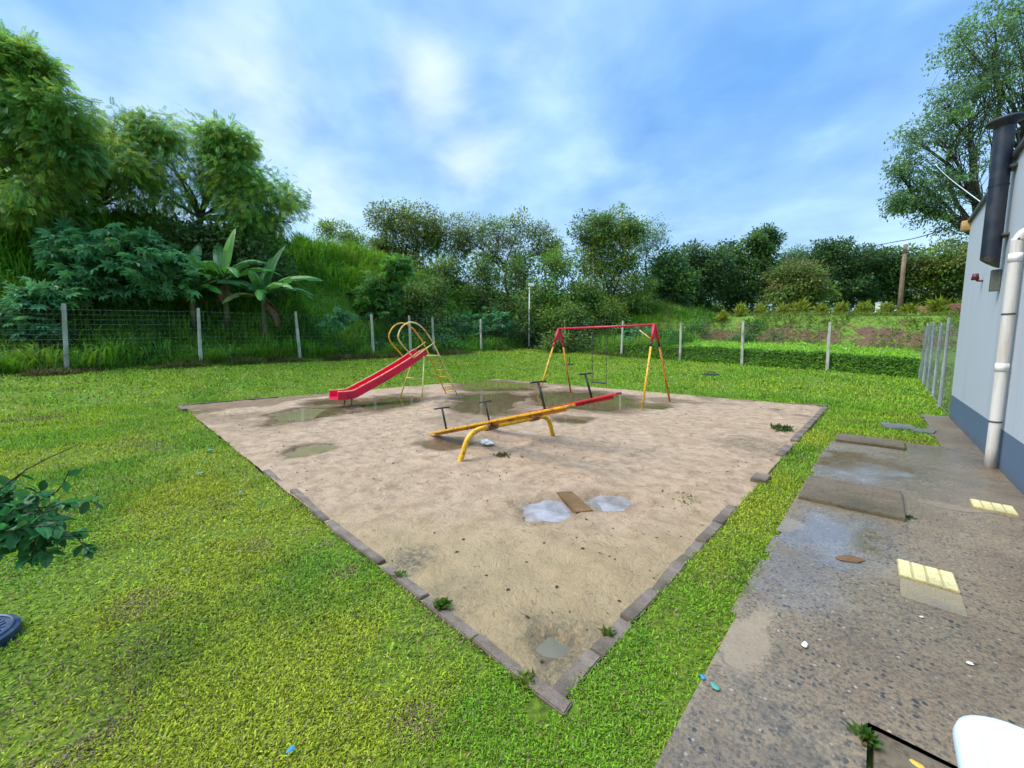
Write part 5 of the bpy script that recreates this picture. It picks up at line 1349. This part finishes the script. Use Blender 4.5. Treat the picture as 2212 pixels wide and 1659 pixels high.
ug = MB(); r_ = np.random.default_rng(62)
N = 15000; x = FX - .15 - r_.random(N) ** 1.6 * 3.2; y = r_.uniform(-10, 21, N)
hmax = .15 + 1.25 * sstep(.42, .72, fbm(x * .5, y * .5, 67, 3)); k = hmax > .3; x, y, hmax = x[k], y[k], hmax[k]; n = len(x)
pos = np.stack([x, y, zt(x, y) + r_.random(n) * hmax], 1); dr = r_.normal(size=(n, 3)) + [.5, 0, -.2]; nr = np.array([.4, 0, .9]) + r_.normal(size=(n, 3)) * .45
pal_ = np.array([(.07, .20, .02), (.05, .16, .03), (.10, .24, .025), (.04, .13, .025)])[np.clip((fbm(x * .4, y * .4, 68, 2) * 6 - 1), 0, 3).astype(int)]
leaves(ug, "broad", pos, dr, nr, r_.uniform(.10, .24, n), np.clip(pal_ * np.clip(1 + .28 * r_.normal(size=(n, 1)), .5, 1.7), 0, 1))
tag(ug.build("undergrowth", M["leaf"], col=True), "leafy tangled undergrowth just behind the left fence", "undergrowth", kind="stuff")

# leafy ground cover on the ledge behind the right fence
gc = MB(); r_ = np.random.default_rng(60)
N = 46000; x = r_.uniform(-12.5, 2.0, N); y = np.where(r_.random(N) < .35, 21.24 + r_.random(N) * .3, 21.4 + r_.random(N) ** 1.5 * 5.4)
k = r_.random(N) < sstep(-13, -10.5, x); x, y = x[k], y[k]; n = len(x); z = zt(x, y)
pos = np.stack([x + r_.normal(size=n) * .03, y - .08 * r_.random(n), z + r_.uniform(-.02, .08, n) + .16 * sstep(.45, .75, fbm(x * 1.7, y * 1.7, 69, 3)) * r_.random(n)], 1)
dr = r_.normal(size=(n, 3)) + [0, -.6, .1]; nr = np.array([0, -.5, .8]) + r_.normal(size=(n, 3)) * .4
cs = np.array([(.12, .29, .02), (.18, .37, .024), (.08, .21, .018)])[r_.integers(0, 3, n)]
top_ = sstep(21.5, 21.7, y)[:, None]; cs = cs * (1 - top_) + np.array([.22, .42, .022]) * top_
leaves(gc, "broad", pos, dr, nr, r_.uniform(.07, .15, n), np.clip(cs * np.clip(1 + .25 * r_.normal(size=(n, 1)), .5, 1.6), 0, 1))
# sparse weeds cover on the bank
N = 22000; x = r_.uniform(-13, 8, N); y = r_.uniform(26.6, 33, N)
den = 1 - .9 * bankcol(x, y)[:, 0] ; k = r_.random(N) < den * sstep(.30, .62, fbm(x * .8, y * .8, 66, 3)); x, y = x[k], y[k]; n = len(x)
pos = np.stack([x, y, zt(x, y) + .03], 1); dr = r_.normal(size=(n, 3)) + [0, -.3, .9]
leaves(gc, "narrow", pos, dr, r_.normal(size=(n, 3)), r_.uniform(.15, .34, n), vary((.13, .20, .03), n, .3, .35, r_))
tag(gc.build("ground_cover", M["grass"], col=True), "leafy green ground cover on the ledge and bank behind the fence", "ground cover", kind="stuff")

# small dark litter scattered on sand (twigs, clods) : uncountable
lt = MB(); r_ = np.random.default_rng(61)
N = 1500; rr_ = 1.7 + r_.random(N) ** .8 * 12; th = r_.uniform(-.85, .75, N)
x = CAM[0] + rr_ * (np.cos(th) * FWD[0] + np.sin(th) * RIGHT[0]); y = CAM[1] + rr_ * (np.cos(th) * FWD[1] + np.sin(th) * RIGHT[1])
k = (x < -.1) & (x > -12) & (y > .1) & (y < 11.2) & (fbm(x * .9, y * .9, 71, 3) + .25 * r_.random(N) > .52); x, y = x[k], y[k]; n = len(x)
zz = z_sand(x, y)
pos = np.stack([x, y, zz + .004], 1)
dr = np.stack([r_.normal(size=n), r_.normal(size=n), r_.normal(size=n) * .1], 1)
leaves(lt, "oval", pos, dr, np.array([0, 0, 1.]) + r_.normal(size=(n, 3)) * .3, r_.uniform(.012, .05, n) * (.6 + .05 * rr_[k]), vary((.06, .042, .03), n, .4, 0, r_))
tag(lt.build("litter", M["leaf"], col=True), "dark bits of twig and leaf strewn over the sand", "litter", kind="stuff")

# ------------------------------------------------------------------ light and sky
SUN_EL, SUN_AZ = 52.0, -142.0     # azimuth measured from +Y towards +X
sd = bpy.data.lights.new("sun", 'SUN'); sd.energy = 1.5; sd.angle = math.radians(36); sd.color = (1.0, .955, .88)
so = bpy.data.objects.new("sun", sd); COL.objects.link(so)
az = math.radians(SUN_AZ); el = math.radians(SUN_EL)
sdir = Vector((math.sin(az) * math.cos(el), math.cos(az) * math.cos(el), math.sin(el)))
so.rotation_euler = (-sdir).to_track_quat('-Z', 'Y').to_euler()
so.location = (0, 0, 40)

w = bpy.data.worlds.new("World"); SC.world = w; w.use_nodes = True
nt = w.node_tree; nt.nodes.clear()
def N_(typ, **kw):
    nd = nt.nodes.new(typ)
    for k_, v_ in kw.items(): setattr(nd, k_, v_)
    return nd
L_ = nt.links.new
wo = N_("ShaderNodeOutputWorld"); bg = N_("ShaderNodeBackground"); bg.inputs["Strength"].default_value = .10
L_(bg.outputs[0], wo.inputs[0])
sky = N_("ShaderNodeTexSky"); sky.sky_type = 'NISHITA'; sky.sun_disc = False
sky.sun_elevation = el; sky.sun_rotation = az; sky.air_density = 1.0; sky.dust_density = .6; sky.ozone_density = 1.5
tc = N_("ShaderNodeTexCoord")
def wmath(op, a, b=0.0, c=None):
    nd = N_("ShaderNodeMath", operation=op)
    for i_, v_ in enumerate((a, b) if c is None else (a, b, c)):
        if hasattr(v_, "links"): L_(v_, nd.inputs[i_])
        else: nd.inputs[i_].default_value = v_
    return nd.outputs[0]
sepw = N_("ShaderNodeSeparateXYZ"); L_(tc.outputs["Generated"], sepw.inputs[0])
zc = wmath("ADD", wmath("MAXIMUM", sepw.outputs[2], 0.0), .22)
cmb = N_("ShaderNodeCombineXYZ"); L_(wmath("DIVIDE", sepw.outputs[0], zc), cmb.inputs[0]); L_(wmath("DIVIDE", sepw.outputs[1], zc), cmb.inputs[1])
def wnoise(scale, detail, rough, dist, off):
    mp = N_("ShaderNodeMapping"); mp.inputs["Location"].default_value = off; L_(cmb.outputs[0], mp.inputs["Vector"])
    n_ = N_("ShaderNodeTexNoise"); n_.inputs["Scale"].default_value = scale; n_.inputs["Detail"].default_value = detail
    n_.inputs["Roughness"].default_value = rough; n_.inputs["Distortion"].default_value = dist
    L_(mp.outputs[0], n_.inputs["Vector"]); return n_.outputs["Fac"]
def wramp(f, p0, p1):
    nd = N_("ShaderNodeMapRange", interpolation_type='SMOOTHSTEP'); L_(f, nd.inputs[0]) 
    nd.inputs[1].default_value = p0; nd.inputs[2].default_value = p1; return nd.outputs[0]
n_a = wnoise(.8, 4, .5, .15, (1.7, .4, 0)); n_b = wnoise(2.2, 5, .55, .2, (5.1, 2.2, 0))
soft = wramp(wmath("ADD", wmath("MULTIPLY", n_a, .7), wmath("MULTIPLY", n_b, .3)), .34, .58)
# bright cloud breaks in given directions
spot = None
def dirv(px, py):
    p = P(px, py, 10.0) - CAM; return p / np.linalg.norm(p)
nrm = N_("ShaderNodeVectorMath", operation='NORMALIZE'); L_(tc.outputs["Generated"], nrm.inputs[0])
for (px, py, rad, amp) in [(545, 30, 5, .55), (520, 150, 9, .85), (600, 240, 10, .70), (920, 190, 8, 1.0), (965, 245, 6, .7), (1010, 345, 7.5, .85), (720, 400, 8, .65), (400, 215, 13, .5), (270, 235, 13, .55), (150, 200, 14, .5), (1150, 80, 10, .45), (1700, 250, 22, .30), (1400, 420, 20, .35)]:
    dd = dirv(px, py)
    dt = N_("ShaderNodeVectorMath", operation='DOT_PRODUCT'); L_(nrm.outputs[0], dt.inputs[0]); dt.inputs[1].default_value = dd
    ang = wmath("ARCCOSINE", wmath("MINIMUM", dt.outputs["Value"], 1.0))
    q = wmath("DIVIDE", ang, math.radians(rad))
    v_ = wmath("MULTIPLY", wmath("POWER", 2.718, wmath("MULTIPLY", wmath("MULTIPLY", q, q), -1.6)), amp)
    spot = v_ if spot is None else wmath("MAXIMUM", spot, v_)
n_c = wnoise(5.5, 3, .5, .3, (2.1, 8.2, 0))
dens = wmath("ADD", wmath("MULTIPLY", n_a, .42), wmath("ADD", wmath("MULTIPLY", n_b, .42), wmath("MULTIPLY", n_c, .16)))
spot = wramp(wmath("ADD", wmath("MULTIPLY", wmath("SUBTRACT", dens, .5), 2.2), wmath("MULTIPLY", spot, .72)), .10, 1.15)
def wmix(f, a, b):
    nd = N_("ShaderNodeMix", data_type='RGBA')
    for s_, v_ in ((nd.inputs[0], f), (nd.inputs[6], a), (nd.inputs[7], b)):
        if hasattr(v_, "links"): L_(v_, s_)
        else: s_.default_value = v_
    return nd.outputs[2]
K = 10.0 * .395
hor = wramp(sepw.outputs[2], .58, .05)
veil = wmix(hor, (.135 * K, .385 * K, .85 * K, 1), (.40 * K, .635 * K, .96 * K, 1))
c1 = wmix(wmath("MULTIPLY", soft, .80), veil, (.48 * K, .74 * K, 1.0 * K, 1))
c2 = wmix(.12, c1, sky.outputs[0])
vtx = N_('ShaderNodeVectorMath', operation='SCALE'); L_(c2, vtx.inputs[0]); L_(wmath('ADD', .70, wmath('MULTIPLY', wmath('ADD', wmath('MULTIPLY', n_b, .65), wmath('MULTIPLY', n_c, .35)), .60)), vtx.inputs['Scale'])
c2 = vtx.outputs[0]
c3 = wmix(spot, c2, (.88 * K, .98 * K, 1.03 * K, 1))
# overhead sky brightened out of view, added as soft fill like thin overcast
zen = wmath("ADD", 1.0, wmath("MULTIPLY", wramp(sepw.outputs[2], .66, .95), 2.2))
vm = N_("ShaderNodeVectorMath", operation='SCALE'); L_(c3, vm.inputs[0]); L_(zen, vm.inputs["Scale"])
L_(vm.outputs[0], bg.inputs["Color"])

# ------------------------------------------------------------------ render settings
SC.render.engine = 'CYCLES'
SC.cycles.max_bounces = 8
SC.cycles.diffuse_bounces = 3
SC.cycles.glossy_bounces = 3
SC.cycles.transmission_bounces = 3
SC.cycles.sample_clamp_indirect = 6.0
SC.cycles.use_denoising = True
SC.cycles.use_adaptive_sampling = True
SC.cycles.adaptive_threshold = .02
SC.view_settings.view_transform = 'Standard'
SC.view_settings.look = 'None'
SC.view_settings.exposure = 1.58
SC.view_settings.gamma = 1.0
SC.render.resolution_x, SC.render.resolution_y = 1024, 768
